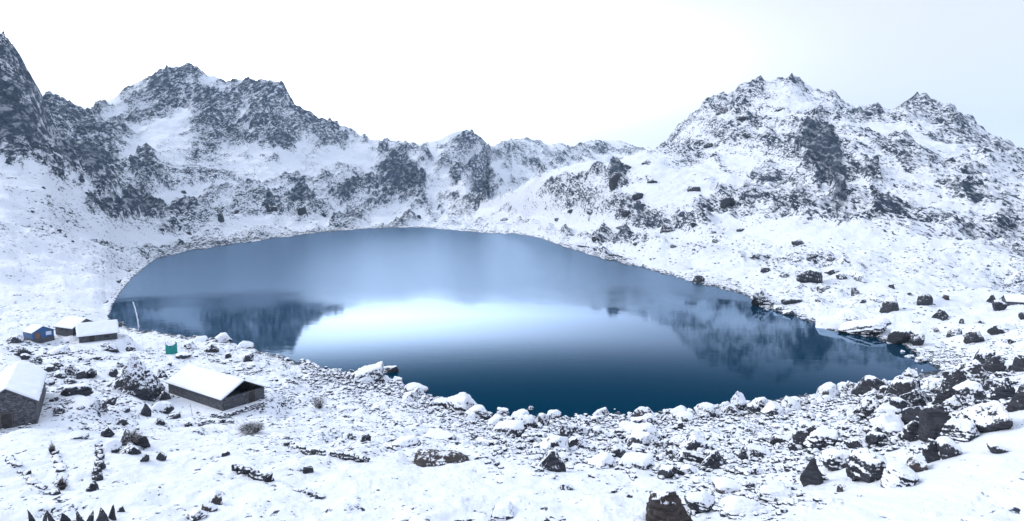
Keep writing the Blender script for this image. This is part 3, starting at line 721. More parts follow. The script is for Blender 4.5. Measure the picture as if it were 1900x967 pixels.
(1163,401,19,13,'r',.40,0,'rounded rock below the smooth white patch on the right hill'),
(1288,354,23,9,'s',.25,0,'flat dark rock at the upper edge of the smooth white patch'),
(1352,384,30,18,'a',.30,0,'dark broken rock at the right end of the smooth white patch'),
]
for i_, (u, v, w_, h_, st, sn, mi, lab) in enumerate(B):
    big = w_ * h_ > 1500
    boulder(u, v, w_, h_, st, sn, mi, lab, 'boulders around the lake' if not big else 'large boulders', seed=(900 + i_) if big else None)

AUTO = []
def series(pts, lab, grp, name='rock', cat='rock', sn=(.3, .6), st='ar', mi=0):
    for (u, v, w_, h_) in pts:
        o = boulder(u, v, w_, h_, rng.choice(st), rng.uniform(*sn), mi, lab, grp, name=name, cat=cat)
        if o: AUTO.append((u, v, w_, h_, o))
series([(1288,421,13,9),(1341,211,24,12),(1385,219,34,11),(1450,204,18,8),(1383,254,16,10),(1164,314,18,9),(1210,340,18,10),(1314,274,18,10),(1442,389,17,13),(1202,306,22,10),(1098,395,20,10),(1105,447,14,8),(935,410,14,7),
        (1250,460,12,7),(1330,450,16,7),(1180,455,12,6),(1375,430,15,8),(1400,480,18,9),(1150,425,14,7),(1060,395,14,8),(1035,410,12,6),(1480,455,22,12),(1510,480,24,12),(1545,485,20,10),(1420,505,16,10),(1455,515,18,9)],
       'dark rock poking out of the snow on the hillside right of the lake', 'rocks on the right hillside', sn=(.3, .55), st='apr')
series([(1601,563,10,8),(1654,535,11,9),(1784,601,8,10),(1896,594,11,16),(1877,637,13,9),(1645,605,16,10),(1730,616,23,10),(1688,548,9,6),(1625,560,12,6),(1820,600,11,6),(1795,625,14,8),(1850,618,12,7),(1518,560,10,5),(1700,600,14,7)],
       'small rock scattered on the snowy shelf beyond the right shore', 'small rocks on the right shelf')
series([(1687,664,18,7),(1709,672,22,10),(1738,673,15,8),(1675,654,8,4),(1700,687,5,4),(1711,689,5,4),(1722,664,12,6),(1752,664,13,6),(1765,672,14,7),(1695,655,10,5),(1730,655,12,6),(1780,662,12,6),(1758,652,10,5),(1742,645,12,6),(1790,650,12,6)],
       'small flat stone in the cluster at the tip of the lake', 'stones at the lake tip', name='stone', cat='stone', sn=(.55, .85), st='sr')
series([(66,674,20,14),(48,668,16,12),(90,690,22,12),(110,702,24,14),(130,712,20,12),(92,715,18,12),(120,690,14,10),(314,678,10,7),(424,665,12,10),(533,670,12,7),(516,664,8,8),(495,660,10,6),(225,682,14,12),(210,700,16,16),(215,720,16,14),(232,765,18,10),(250,778,16,9),(150,760,14,9),(125,775,16,9),(100,745,14,10),(345,702,12,7),(505,690,14,6),(545,712,16,7),(180,668,14,8)],
       'snow dusted rock in the rubble around the stone huts', 'rocks among the huts', sn=(.4, .75))
series([(200,812,22,20),(236,826,22,28),(264,830,24,22),(240,842,36,18),(190,872,13,15),(185,892,14,14),(174,910,18,16),(302,702,18,18),(222,716,20,20),(306,742,20,20),(132,696,28,20),(108,686,24,16),(42,662,26,16),(70,710,22,16),(228,790,18,14),(294,788,22,12),(350,792,16,10),(112,768,24,16)],
       'x', 'rocks among the huts', sn=(.25, .55), st='ap')
series([(495,387,9,14),(509,391,11,9),(562,399,18,18),(410,413,13,18),(341,359,9,6),(777,405,9,6),(440,395,9,6),(600,402,9,6),(300,430,9,6),(350,435,10,6),(160,360,7,4),(60,395,7,5),(110,430,8,5),(135,450,6,4),(80,350,7,4)],
       'distant dark rock above the far and left shore', 'distant rocks above the lake', sn=(0, .3), st='a')
# outer stones of the near shore, one by one
shore_pts = [(560,668),(620,685),(690,701),(740,713),(800,740),(870,766),(930,774),(1000,780),(1060,778),(1150,775),(1250,764),(1350,753),(1450,747),(1530,735),(1600,725),(1650,710)]
su = np.array(shore_pts, float)
for k_ in range(112):
    u = rng.uniform(640, 1640); vv = float(np.interp(u, su[:, 0], su[:, 1])) + abs(rng.gauss(0, 1)) * 11 + rng.uniform(-4, 2)
    w_ = min(11 * rng.paretovariate(2.0), 40); o = boulder(u, vv + w_ * .25, w_, w_ * rng.uniform(.45, .75), rng.choice('aaarsp'), rng.uniform(.5, .88), 0,
        'snow capped stone in the belt of stones along the near waterline', 'stones along the near waterline', name='shore_stone', cat='stone')
    if o: AUTO.append((u, vv, w_, w_ * .6, o))
for k_ in range(92):
    u = rng.uniform(960, 1860); base = float(np.interp(u, [980, 1400, 1600, 1840], [840, 850, 830, 740])); vv = base + rng.gauss(0, 26)
    if u > 1600: vv = min(vv, 905 - (u - 1600) * .35)
    w_ = min(12 * rng.paretovariate(1.6), 58); o = boulder(u, vv, w_, w_ * rng.uniform(.4, .7), rng.choice('aarsp'), rng.uniform(.3, .85), 0,
        'snow mottled rock in the boulder field between the shore and the snowbank', 'rocks of the lower right boulder field', name='rock', cat='rock')
    if o: AUTO.append((u, vv, w_, w_ * .55, o))

for k_ in range(34):
    u = rng.uniform(1600, 1900); vv = float(np.interp(u, [1600, 1750, 1900], [770, 735, 700])) + rng.gauss(0, 38)
    vv = min(vv, 890 - (u - 1600) * .40); w_ = rng.uniform(22, 60); o = boulder(u, vv, w_, w_ * rng.uniform(.5, .85), rng.choice('aaap'), rng.uniform(.3, .75), 0,
        'rock', 'rocks of the lower right boulder field', name='rock', cat='rock')
    if o: AUTO.append((u, vv, w_, w_ * .6, o))
# each of these is named by its nearest landmark, its side of it and its rank in distance from it
LM = [(257, 700, 'huge dusted boulder'), (395, 725, 'long stone hut'), (35, 730, 'gabled stone hut'), (80, 622, 'blue tin hut'), (180, 615, 'wide roofed lakeside hut'), (319, 645, 'teal cloth screen'),
      (685, 695, 'big white boulder at the shore bend'), (864, 748, 'white peaked shore boulder'), (1028, 770, 'round black sided rock in the water'), (1069, 795, 'grey striped mid shore boulder'), (1142, 836, 'black hollowed rock'),
      (822, 848, 'flat brown boulder'), (1240, 935, 'big dark brown rock'), (1275, 845, 'pair of long black rocks'), (1410, 750, 'boxy shore boulder'), (1262, 762, 'low smooth shore boulder'), (1531, 815, 'striped slab boulder'),
      (1614, 868, 'dark streaked boulder'), (1745, 785, 'large dark fluted boulder'), (1826, 775, 'large speckled boulder'), (1672, 718, 'ragged shore boulder at the right'), (1765, 712, 'flat topped black block'), (1700, 630, 'ball shaped boulder at the lake tip'),
      (1603, 607, 'whale shaped boulder'), (1503, 510, 'largest dark boulder on the far shelf'), (1716, 556, 'round black boulder on the crest'), (1414, 552, 'snow draped crag on the shore'), (1296, 518, 'lone black boulder at the waterline'),
      (1238, 423, 'largest dark boulder low on the hill'), (1183, 364, 'dark boulder beside the smooth white patch'), (1142, 333, 'black outcrop on the hill crest'), (1533, 723, 'dark based outer shore boulder'), (1510, 270, 'tall black cliff on the right mountain'), (290, 400, 'dark cliff band above the left shore')]
bins = {}
for (u, v, w_, h_, o) in AUTO:
    vc = v - h_ / 2; d, k = min((math.hypot(u - a, (vc - b) * 1.3), i) for i, (a, b, c) in enumerate(LM))
    a, b, c = LM[k]; side = ('right of' if u > a else 'left of') if abs(u - a) > abs(vc - b) * 1.2 else ('below' if vc > b else 'above')
    bins.setdefault((k, side, o['category']), []).append((d, o))
ORD = ['nearest', 'second nearest', 'third nearest', 'fourth nearest', 'fifth nearest', 'sixth nearest', 'seventh nearest', 'eighth nearest', 'ninth nearest', 'tenth nearest', 'eleventh nearest', 'twelfth nearest', 'thirteenth nearest', 'fourteenth nearest', 'fifteenth nearest', 'sixteenth nearest', 'seventeenth nearest', 'eighteenth nearest', 'nineteenth nearest', 'twentieth nearest']
for (k, side, cat_), lst in bins.items():
    lst.sort(key=lambda q: q[0])
    for r_, (d, o) in enumerate(lst):
        look = 'snow capped' if o['snow_amount'] > .6 else ('snow dusted' if o['snow_amount'] > .35 else 'dark')
        o['label'] = '%s %s, %s %s the %s' % (look, cat_, ORD[min(r_, 19)], side, LM[k][2])

#RUB
# ------------------------------------------------------------------ rubble too small and plentiful to count
def rubble():
    tv = [rock_shape(4000 + k_, 2, 'ars'[k_ % 3]) for k_ in range(10)]
    VV, FF, off = [], [], 0
    def put(u, v, wp, hr):
        nonlocal off
        p = hit(u, v)
        if p is None: return
        x, y, z = p; s_ = wp * y / F
        gg = float(gz(x, y))
        if y > 900 or gg < -0.7 or (gg < 0 and rng.random() > .25): return
        vt, ft = tv[rng.randrange(10)]; a = rng.uniform(0, 6.28); ca, sa_ = math.cos(a), math.sin(a)
        q = vt * (s_, s_ * rng.uniform(.6, 1), s_ * hr)
        q = np.stack([q[:, 0] * ca - q[:, 1] * sa_, q[:, 0] * sa_ + q[:, 1] * ca, q[:, 2]], 1) + (x, y, z + s_ * hr * .15)
        VV.append(q); FF.append(ft + off); off += len(q)
    for k_ in range(3800):   # shore belt
        u = rng.uniform(560, 1700); v = float(np.interp(u, su[:, 0], su[:, 1])) + abs(rng.gauss(0, 1)) * 17 - 3
        put(u, v, rng.choice((3, 4, 5, 6, 8, 10)) * rng.uniform(.8, 1.2), rng.uniform(.45, .8))
    for k_ in range(2400):   # lower right boulder field
        u = rng.uniform(900, 1880); b = float(np.interp(u, [900, 1400, 1600, 1880], [820, 850, 820, 715])); v = b + rng.gauss(0, 28)
        if u > 1600 and v > 905 - (u - 1600) * .42: continue
        put(u, v, rng.choice((4, 5, 7, 9, 12, 15)), rng.uniform(.4, .9))
    for k_ in range(420):    # heap at the lower right of centre
        a = rng.gauss(0, 1); put(1370 + a * 60, 925 + rng.gauss(0, 17) + a * 3, rng.choice((5, 7, 9, 13, 16)), rng.uniform(.4, .8))
    for k_ in range(300): put(1750 + rng.gauss(0, 34), 664 + rng.gauss(0, 9), rng.choice((4, 5, 7)), .5)
    for k_ in range(2300):   # around the huts
        u = rng.uniform(0, 600); v = rng.uniform(635, 800) if u < 320 else rng.uniform(640, 700) + (u - 320) * .25
        if fbm(np.array([u / 60]), np.array([v / 30]), 3)[0] < 0.02: continue
        put(u, v, rng.choice((2.5, 3, 4, 6, 8)), rng.uniform(.4, .8))
    for k_ in range(1700):    # slope behind the near shore
        u = rng.uniform(480, 1100); v = rng.uniform(700, 850)
        if fbm(np.array([u / 50]), np.array([v / 22]), 8)[0] < 0.05: continue
        put(u, v, rng.choice((2.5, 3.5, 5, 8)), rng.uniform(.35, .7))
    for k_ in range(700):    # stones showing through the foreground snow
        u = rng.uniform(0, 1500); v = rng.uniform(790, 965)
        if fbm(np.array([u / 90]), np.array([v / 40]), 12)[0] < 0.1: continue
        put(u, v, rng.choice((2, 3, 4, 6)), rng.uniform(.4, .9))
    for k_ in range(1500):   # right shore and shelf
        u = rng.uniform(1000, 1900); v = rng.uniform(440, 640)
        if fbm(np.array([u / 60]), np.array([v / 22]), 21)[0] < 0.08: continue
        put(u, v, rng.choice((2, 3, 4, 5)), rng.uniform(.4, .8))
    for k_ in range(900):    # far shoreline all round
        u = rng.uniform(205, 1690); a = row(rF0); s_ = (u - 950) / F / 1.0
        y = float(np.interp(s_, a[:, 0], a[:, 1])); v = proj(s_ * y, y, 0.2)[1] - abs(rng.gauss(0, 3))
        put(u, v, rng.choice((2, 3, 4)), rng.uniform(.4, .7))
    V_ = np.vstack(VV); F_ = np.vstack(FF)
    me_ = np_mesh('rubble', V_, F_, [MR1], smooth=False)
    o = bpy.data.objects.new('rubble', me_); C.objects.link(o); o['snow_amount'] = 0.52
    tag(o, 'snow dusted small stones strewn over the shores and slopes', 'rubble', kind='stuff')
rubble()

# ------------------------------------------------------------------ dry stone walls
def stone_wall(pts, hpx, label, snow=.6, wid=0.55):
    ps = [hit(*p) for p in pts]; tv = [rock_shape(7000 + k_, 3, 'a') for k_ in range(8)]
    VV, FF, off = [], [], 0
    x0_, y0_, z0_ = ps[0]
    for (a, b) in zip(ps[:-1], ps[1:]):
        L = math.hypot(b[0] - a[0], b[1] - a[1]); hh = hpx * (a[1] + b[1]) / 2 / F; n = max(2, int(L / 0.42)); ang = math.atan2(b[1] - a[1], b[0] - a[0])
        rows = max(1, int(hh / .26))
        for j in range(n):
            t_ = (j + .5) / n; x = a[0] + (b[0] - a[0]) * t_; y = a[1] + (b[1] - a[1]) * t_; g = float(gz(x, y))
            for r_ in range(rows):
                if r_ == rows - 1 and rng.random() < .3: continue
                vt, ft = rng.choice(tv); sz = np.array([.55, wid, .32]) * rng.uniform(.8, 1.25); aa = ang + rng.uniform(-.3, .3)
                q = vt * sz; ca, sa_ = math.cos(aa), math.sin(aa)
                q = np.stack([q[:, 0] * ca - q[:, 1] * sa_, q[:, 0] * sa_ + q[:, 1] * ca, q[:, 2]], 1)
                VV.append(q + (x + rng.uniform(-.08, .08) - x0_, y + rng.uniform(-.08, .08) - y0_, g + .08 + r_ * .26 - z0_)); FF.append(ft + off); off += len(q)
    me_ = np_mesh('dry_stone_wall', np.vstack(VV), np.vstack(FF), [MR1])
    o = bpy.data.objects.new('dry_stone_wall', me_); C.objects.link(o); o.location = (x0_, y0_, z0_); o['snow_amount'] = snow
    tag(o, label, 'stone wall', 'low ruined stone walls')
stone_wall([(530,828),(560,834),(600,845),(640,851),(686,857)], 13, 'low snow topped stone wall ending left of the flat brown boulder', .38)
stone_wall([(432,872),(465,882),(503,894)], 15, 'dark stretch of low stone wall crossing the lower left snowfield', .18)
stone_wall([(540,906),(566,914),(600,925)], 13, 'short lower stretch of broken stone wall at bottom left of centre', .28)
stone_wall([(392,775),(440,767),(492,754)], 13, 'snow topped stone wall running right from the foot of the long hut', .55)
stone_wall([(370,791),(434,786)], 9, 'thin low line of wall stones in front of the long hut', .5)
stone_wall([(182,826),(186,848),(184,870),(178,890),(168,913)], 11, 'broken stone wall running downhill at lower left', .15)
stone_wall([(16,850),(40,880),(72,904),(104,918)], 7, 'sunken wall edging the snow filled enclosure at lower left', .4)
stone_wall([(96,828),(104,850),(116,880),(112,912)], 7, 'right hand wall of the snow filled enclosure at lower left', .55)
stone_wall([(214,607),(232,603),(250,600)], 8, 'low wall beside the lake between the stone walled hut and the white pole', .45)

# ------------------------------------------------------------------ standing slates
def slate(u, vt, wpx, hpx):
    p = hit(u, vt + hpx * .9, ymin=10)
    if p is None: return
    x, y, z = p; w_ = wpx * y / F * rng.uniform(.9, 1.25); h_ = hpx * y / F * rng.uniform(.9, 1.15)
    o = bpy.data.objects.new('standing_slate', PROTO[('p', rng.randrange(5), 0)]); C.objects.link(o)
    o.scale = (w_, w_ * .4, h_ * 1.7); o.location = (x, y, z + h_ * .12)
    o.rotation_euler = (rng.uniform(-.2, .1), rng.uniform(-.25, .3), rng.uniform(-.5, .5) + rng.choice((0, math.pi))); o['snow_amount'] = rng.uniform(.3, .5)
    tag(o, 'slate', 'slate', 'row of standing slates')
SORD = ['leftmost', 'second from the left', 'third from the left', 'fourth from the left', 'middle', 'fourth from the right', 'third from the right', 'second from the right', 'rightmost and smallest']
for k_, a in enumerate([(58,945,17,26),(84,948,14,24),(97,946,16,28),(120,951,22,22),(147,949,20,22),(167,945,19,26),(188,942,24,28),(209,940,20,26),(224,938,15,13)]):
    slate(*a)
for k_, o in enumerate(sorted([o for o in C.objects if o.name.startswith('standing_slate')], key=lambda o: o.location.x / o.location.y)):
    o['label'] = 'pointed dark upright slate, %s in the bottom left row' % SORD[min(k_, 8)]

# ------------------------------------------------------------------ dried shrubs
M_TW = plain_mat('dry_twig', (0.03, 0.025, 0.025), (0.075, 0.06, 0.055), 8, .9, .01)
def shrub(u, v, wpx, hpx, label, n=150):
    p = hit(u, v); x, y, z = p; W_ = wpx * y / F / 2; H = hpx * y / F; V_, F_ = [], []
    def seg(a, b, r0, r1):
        a, b = Vector(a), Vector(b); d = (b - a).normalized(); s_ = d.orthogonal().normalized(); t_ = d.cross(s_); k0 = len(V_)
        for q, r_ in ((a, r0), (b, r1)):
            for j in range(3):
                an = j * 2.094; V_.append(tuple(q + s_ * math.cos(an) * r_ + t_ * math.sin(an) * r_))
        for j in range(3): F_.append((k0 + j, k0 + (j + 1) % 3, k0 + 3 + (j + 1) % 3, k0 + 3 + j))
    for k_ in range(n):
        an = rng.uniform(0, 6.28); rr = rng.random() ** .6; b0 = Vector((math.cos(an) * rr * W_ * .35, math.sin(an) * rr * W_ * .35, -.05))
        tip = Vector((math.cos(an) * rr * W_, math.sin(an) * rr * W_, H * rng.uniform(.4, 1) * (1.1 - .6 * rr))); mid = (b0 + tip) / 2 + Vector((rng.uniform(-.1, .1), rng.uniform(-.1, .1), .15)) * W_
        seg(b0, mid, .022, .016); seg(mid, tip, .016, .008)
        for q in range(3):
            e = mid + (tip - mid) * rng.random(); seg(e, e + Vector((rng.gauss(0, .25), rng.gauss(0, .25), rng.uniform(0, .4))) * W_, .012, .006)
    o = mesh_obj('shrub', V_, F_, MR2); o['snow_amount'] = .42; o.location = (x, y, z); tag(o, label, 'shrub', 'bare shrubs in the snow')
shrub(249, 826, 30, 34, 'tallest bare dark shrub standing above the lower left snowfield')
shrub(592, 757, 30, 30, 'bare twiggy shrub on the slope right of the long hut', 90)
shrub(467, 802, 52, 14, 'low wide dark shrub patch below the wall of the long hut', 260)
shrub(116, 908, 18, 26, 'dark shrub at the right corner of the snow filled enclosure', 120)
shrub(97, 842, 12, 26, 'brown shrub at the upper corner of the snow filled enclosure', 80)

# ------------------------------------------------------------------ huts
M_WOOD = plain_mat('weathered_wood', (0.05, 0.042, 0.04), (0.13, 0.11, 0.10), 3, .8, .02)
M_DOOR = plain_mat('dark_door', (0.015, 0.015, 0.018), (0.04, 0.038, 0.04), 3, .8, .01)
M_BLUE = plain_mat('blue_tin', (0.012, 0.065, 0.19), (0.025, 0.11, 0.28), 2, .5, .01)
M_ORANGE = plain_mat('orange_door_paint', (0.15, 0.065, 0.035), (0.24, 0.10, 0.05), 4, .6, .01)
M_PALE = plain_mat('pale_shutter', (0.50, 0.58, 0.68), (0.62, 0.68, 0.76), 3, .6, .005)
M_TIN = plain_mat('grey_roof_tin', (0.09, 0.10, 0.12), (0.16, 0.17, 0.19), 2, .5, .01, .3)
def box(x0, x1, y0, y1, z0, z1, V_, F_):
    k0 = len(V_); V_ += [(x0,y0,z0),(x1,y0,z0),(x1,y1,z0),(x0,y1,z0),(x0,y0,z1),(x1,y0,z1),(x1,y1,z1),(x0,y1,z1)]
    F_ += [tuple(k0 + i for i in q) for q in ((0,3,2,1),(4,5,6,7),(0,1,5,4),(1,2,6,5),(2,3,7,6),(3,0,4,7))]
def snow_sheet(name, L0, L1, prof, thick, parent, seed):
    """thick snow lying on a roof; prof: (y, z) polyline across the roof; runs along x from L0 to L1"""
    nx = 48; pts = []
    pr = np.array(prof); seg = np.r_[0, np.cumsum(np.hypot(*np.diff(pr, axis=0).T))]; q = np.linspace(0, seg[-1], 33)
    yy = np.interp(q, seg, pr[:, 0]); zz = np.interp(q, seg, pr[:, 1]); xs = np.linspace(L0, L1, nx)
    X, Q = np.meshgrid(xs, q, indexing='ij'); Y_ = np.broadcast_to(yy, X.shape).copy(); Z_ = np.broadcast_to(zz, X.shape).copy()
    e = np.minimum(np.minimum(X - L0, L1 - X), np.minimum(Q, seg[-1] - Q)); k = np.sqrt(np.clip(e / .35, 0, 1))
    T_ = thick * (.35 + .65 * k) * (1 + .45 * fbm(X / 1.8, Q / 1.8, seed, 4))
    X2 = X + (np.where(X < (L0 + L1) / 2, -1, 1) * .05 * (1 - k)) + .11 * perlin(Q * 1.2, X * 0 + 3, seed) * (k < .2)
    top = np.stack([X2, Y_ + .11 * perlin(X * 0.9, Q * 0, seed + 2) * (k < .2), Z_ + T_], -1).reshape(-1, 3); bot = np.stack([X, Y_, Z_ + .012], -1).reshape(-1, 3)
    n, m = X.shape; ii = np.arange(n * m).reshape(n, m); f = np.stack([ii[:-1, :-1], ii[1:, :-1], ii[1:, 1:], ii[:-1, 1:]], -1).reshape(-1, 4); fb = f[:, ::-1] + n * m
    rim = np.concatenate([ii[:, 0], ii[-1, 1:], ii[::-1, -1][1:], ii[0, ::-1][1:-1]]); r2 = np.roll(rim, -1)
    fr = np.stack([rim, rim + n * m, r2 + n * m, r2], -1)
    me_ = np_mesh(name, np.vstack([top, bot]), np.vstack([f, fb, fr]), [MS]); o = bpy.data.objects.new(name, me_); C.objects.link(o); o.parent = parent; return o
def hut(name, A, ang, L, D, hw, hr, label, group='mountain huts', open_end=None, wallm=None, over=.3, ridge=.5, plinth=0, cat='hut', snow_t=.28, sink=.6, openings=()):
    """A: near corner on the ground; local x runs along the eaves, y across, roof ridge along x"""
    wallm = wallm or MST
    root = empty(name, A, ang); tag(root, label, cat, group)
    T_ = .35; V_, F_ = [], []
    z0 = plinth if plinth else -sink
    box(0, L, 0, T_, z0, hw, V_, F_); box(0, L, D - T_, D, z0, hw, V_, F_)
    yr = D * ridge
    for e, xa, xb in ((0, 0, T_), (1, L - T_, L)):
        box(xa + (.003 if e == 0 else 0), xb - (.003 if e else 0), T_, D - T_, z0, hw, V_, F_)
        if open_end != e:
            k0 = len(V_)
            for x in (xa + .02, xb - .02): V_ += [(x, .02, hw + .002), (x, D - .02, hw + .002), (x, yr, hr - .03)]
            F_ += [(k0, k0+2, k0+1), (k0+3, k0+4, k0+5), (k0, k0+1, k0+4, k0+3), (k0+1, k0+2, k0+5, k0+4), (k0+2, k0, k0+3, k0+5)]
    mesh_obj('wall', V_, F_, wallm, root)
    if plinth:
        V_, F_ = [], []; box(-.05, L + .05, -.05, D + .05, -sink, plinth - .003, V_, F_); mesh_obj('stone_base', V_, F_, MST, root)
    V_, F_ = [], []
    if open_end is not None:   # roof beams showing in the open gable
        for yb in (D * .25, D * .5, D * .75):
            zt = hw + (hr - hw) * (1 - abs(yb - yr) / max(yr, D - yr)) - .12
            box(.05, L + .1, yb - .07, yb + .07, zt - .14, zt, V_, F_)
        mesh_obj('roof_beam', V_, F_, M_WOOD, root)
    s0 = (hr - hw) / yr; s1 = (hr - hw) / (D - yr)
    prof = [(-over, hw - s0 * over), (yr, hr), (D + over, hw - s1 * over)]
    V_, F_ = [], []; th = .07
    for x in (-over, L + over):
        for (y, z) in prof: V_ += [(x, y, z), (x, y, z + th)]
    for i in (0, 1):
        a, b = 2 * i, 2 * i + 2
        F_ += [(a, b, b + 6, a + 6), (a + 1, a + 7, b + 7, b + 1), (a, a + 1, b + 1, b), (a + 6, b + 6, b + 7, a + 7)]
    F_ += [(0, 6, 7, 1), (4, 5, 11, 10)]
    rf = mesh_obj('roof', V_, F_, M_TIN, root)
    snow_sheet('snow_cover', -over + .03, L + over - .03, [(y, z + th) for y, z in prof], snow_t, rf, int(L * 31))
    for (nm, side, a, b, z1, z2, mm) in openings:
        V_, F_ = [], []; V2, F2 = [], []
        def bx(a, b, z1, z2, d0, d1, V_, F_):
            if side == 'front': box(a, b, -d1, -d0, z1, z2, V_, F_)
            elif side == 'left': box(-d1, -d0, a, b, z1, z2, V_, F_)
            else: box(L + d0, L + d1, a, b, z1, z2, V_, F_)
        bx(a, b, z1, z2, -.05, .02, V_, F_); o = mesh_obj(nm, V_, F_, mm, root)
        w_ = .09
        for q in ((a - w_, a, z1, z2 + w_), (b, b + w_, z1, z2 + w_), (a, b, z2, z2 + w_)): bx(*q, -.03, .055, V2, F2)
        mesh_obj('frame', V2, F2, M_WOOD, o)
    return root
# long hut: eaves from far left to near right
def AB(a, b): return math.atan2(b[1] - a[1], b[0] - a[0]), math.hypot(b[0] - a[0], b[1] - a[1])
an_, L_ = AB(HA, HB)
hut('stone_hut', HA, an_, L_, 7.0, 1.85, 3.75, 'long stone hut with a broad snowy roof and an open dark gable', open_end=1, snow_t=.22,
    openings=[('door', 'right', 4.3, 5.3, 0, 1.75, M_DOOR)])
# gabled hut cut by the left edge: its gable faces the camera
e0, e1, ap = PZ(62, 738, 19.75), PZ(65, 688, 19.75), PZ(9, 715, 21.3)
an_, L_ = AB(e0, e1); print('LEFT', an_, L_, AB(e0, ap), 'T', AB(TA, TB))
hut('stone_hut', LA, R(124), 12, 4.6, 2.45, 4.0, 'stone hut cut by the left edge with its gable wall facing the viewer', over=.25, snow_t=.2,
    openings=[('door', 'left', 2.0, 2.8, 0, 1.5, M_DOOR)])
an_, L_ = AB(MA, MB_)
hut('stone_hut', MA, an_, L_, 7.2, 1.8, 4.0, 'stone walled hut with a wide snowy roof nearest the left shore of the lake', snow_t=.2, over=.45,
    openings=[('window', 'front', 5.0, 6.0, .7, 1.3, M_DOOR), ('door', 'front', 2.0, 3.0, 0, 1.5, M_DOOR)])
an_, L_ = AB(BA, BB)
hut('stone_hut', BA, an_, L_, 6.2, 1.5, 3.3, 'low snow roofed hut between the blue hut and the wider lakeside hut', snow_t=.2,
    openings=[('window', 'front', 2.2, 3.0, .6, 1.1, M_DOOR)])
an_ = math.atan2(TB[1] - TA[1], TB[0] - TA[0]) - math.pi / 2
hut('tin_hut', TA, an_, 4.6, 4.4, 2.5, 3.7, 'small bright blue tin hut on a stone base at the foot of the left slope', wallm=M_BLUE, plinth=1.05, over=.2, snow_t=.18,
    openings=[('door', 'left', 2.9, 3.8, 1.05, 2.35, M_ORANGE), ('window', 'left', .5, 1.7, 1.5, 2.4, M_PALE)])
p = hit(1868, 569)
hut('stone_hut', (p[0], p[1], p[2] - .2), math.atan2(-7, 14), 18, 7, 2.0, 3.6, 'long low hut with a snowy roof cut by the right edge beyond the flat', snow_t=.35,
    openings=[('door', 'front', 7, 8, 0, 1.7, M_DOOR)])

# ------------------------------------------------------------------ white pole with a narrow banner
p = hit(257, 612) or (-100, 165, 3); hgt = 54 * p[1] / F
root = empty('flagpole', p); tag(root, 'tall white prayer flag pole leaning slightly left beside the lake', 'flagpole')
M_W = plain_mat('white_cloth', (0.72, 0.75, 0.80), (0.80, 0.82, 0.86), 6, .8, .02)
V_, F_ = [], []
for k_ in range(13):
    t_ = k_ / 12; cx = -hgt * .15 * t_ * t_ - .02; r_ = .07 - .03 * t_
    for j in range(8): V_.append((cx + r_ * math.cos(j * .785), r_ * math.sin(j * .785), -.4 + (hgt + .4) * t_))
for k_ in range(12):
    for j in range(8): F_.append((k_ * 8 + j, k_ * 8 + (j + 1) % 8, (k_ + 1) * 8 + (j + 1) % 8, (k_ + 1) * 8 + j))
F_.append(tuple(range(96, 104))); mesh_obj('pole', V_, F_, M_W, root, smooth=True)
V_, F_ = [], []
for side in (0, 1):
    for k_ in range(25):
        t_ = .12 + .86 * k_ / 24; cx = -hgt * .15 * t_ * t_ + .02; wv_ = .05 * math.sin(k_ * 1.1)
        for q in range(3): V_.append((cx + .03 + q * .13, wv_ * q + side * .012, -.4 + (hgt + .4) * t_))
for k_ in range(24):
    for q in range(2):
        a = k_ * 3 + q; F_ += [(a, a + 1, a + 4, a + 3), (a + 75, a + 78, a + 79, a + 76)]
mesh_obj('banner', V_, F_, M_W, root, smooth=True)

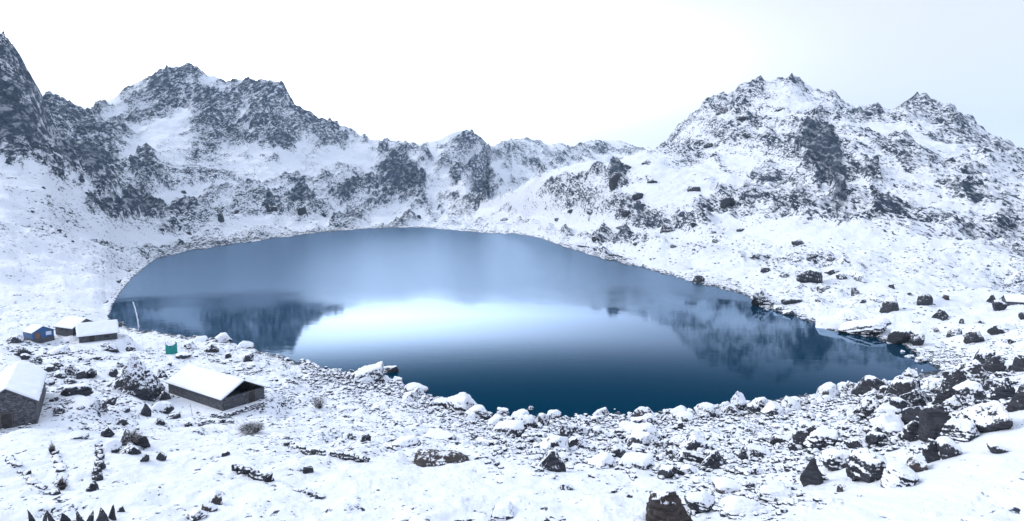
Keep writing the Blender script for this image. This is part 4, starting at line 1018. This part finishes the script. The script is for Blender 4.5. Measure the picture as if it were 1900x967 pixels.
# ------------------------------------------------------------------ teal cloth enclosure
p = hit(319, 657); px = p[1] / F; root = empty('cloth_shelter', p, .62); tag(root, 'teal cloth screen with a notched top stretched on poles in the snow', 'shelter')
M_TEAL = plain_mat('teal_cloth', (0.0, 0.19, 0.17), (0.01, 0.26, 0.23), 3, .7, .03)
Wt, Ht = 19 * px, 21 * px
def cloth(parent, pts, hts, name='cloth'):
    V_, F_ = [], []; n = 28; m = 10
    P_ = np.array(pts, float); sg_ = np.r_[0, np.cumsum(np.hypot(*np.diff(P_, axis=0).T))]
    for off in (0, .02):
        for i in range(n + 1):
            s_ = sg_[-1] * i / n; x = np.interp(s_, sg_, P_[:, 0]); y = np.interp(s_, sg_, P_[:, 1]); h_ = np.interp(s_, sg_, hts)
            for j in range(m + 1): V_.append((x, y + off + .06 * math.sin(i * 1.5 + j * .2), -.3 + (h_ + .3) * j / m))
    K = (n + 1) * (m + 1)
    for i in range(n):
        for j in range(m):
            a = i * (m + 1) + j; F_ += [(a, a + m + 1, a + m + 2, a + 1), (K + a, K + a + 1, K + a + m + 2, K + a + m + 1)]
    mesh_obj(name, V_, F_, M_TEAL, parent, smooth=True)
cloth(root, [(-Wt/2, 0), (-Wt*.12, -.25), (Wt/2, 0), (Wt/2 - .1, Wt*.8)], [Ht*.98, Ht*.66, Ht, Ht*.95])
cloth(root, [(-Wt/2, .04), (-Wt/2 + .1, Wt*.8), (Wt/2 - .15, Wt*.82)], [Ht*.98, Ht*.60, Ht*.62], 'cloth')
for x, y in ((-Wt/2, .1), (Wt/2 - .08, .12), (Wt/2 - .2, Wt*.76), (-Wt/2 + .2, Wt*.76)):
    V_, F_ = [], []
    for z in (-.4, Ht * 1.02):
        for j in range(6): V_.append((x + .04 * math.cos(j * 1.047), y + .04 * math.sin(j * 1.047), z))
    F_ = [(j, (j + 1) % 6, 6 + (j + 1) % 6, 6 + j) for j in range(6)] + [tuple(range(6, 12))]
    mesh_obj('pole', V_, F_, M_WOOD, root)
# thin stake by the long hut
p = hit(357, 772); V_, F_ = [], []
for z, r_ in ((-.3, .035), (1.7, .025)):
    for j in range(6): V_.append((r_ * math.cos(j * 1.047) - z * .12, r_ * math.sin(j * 1.047), z))
F_ = [(j, (j + 1) % 6, 6 + (j + 1) % 6, 6 + j) for j in range(6)] + [tuple(range(6, 12))]
o = mesh_obj('stake', V_, F_, M_WOOD); o.location = p; tag(o, 'thin leaning stake in the smooth snow before the long hut', 'stake')
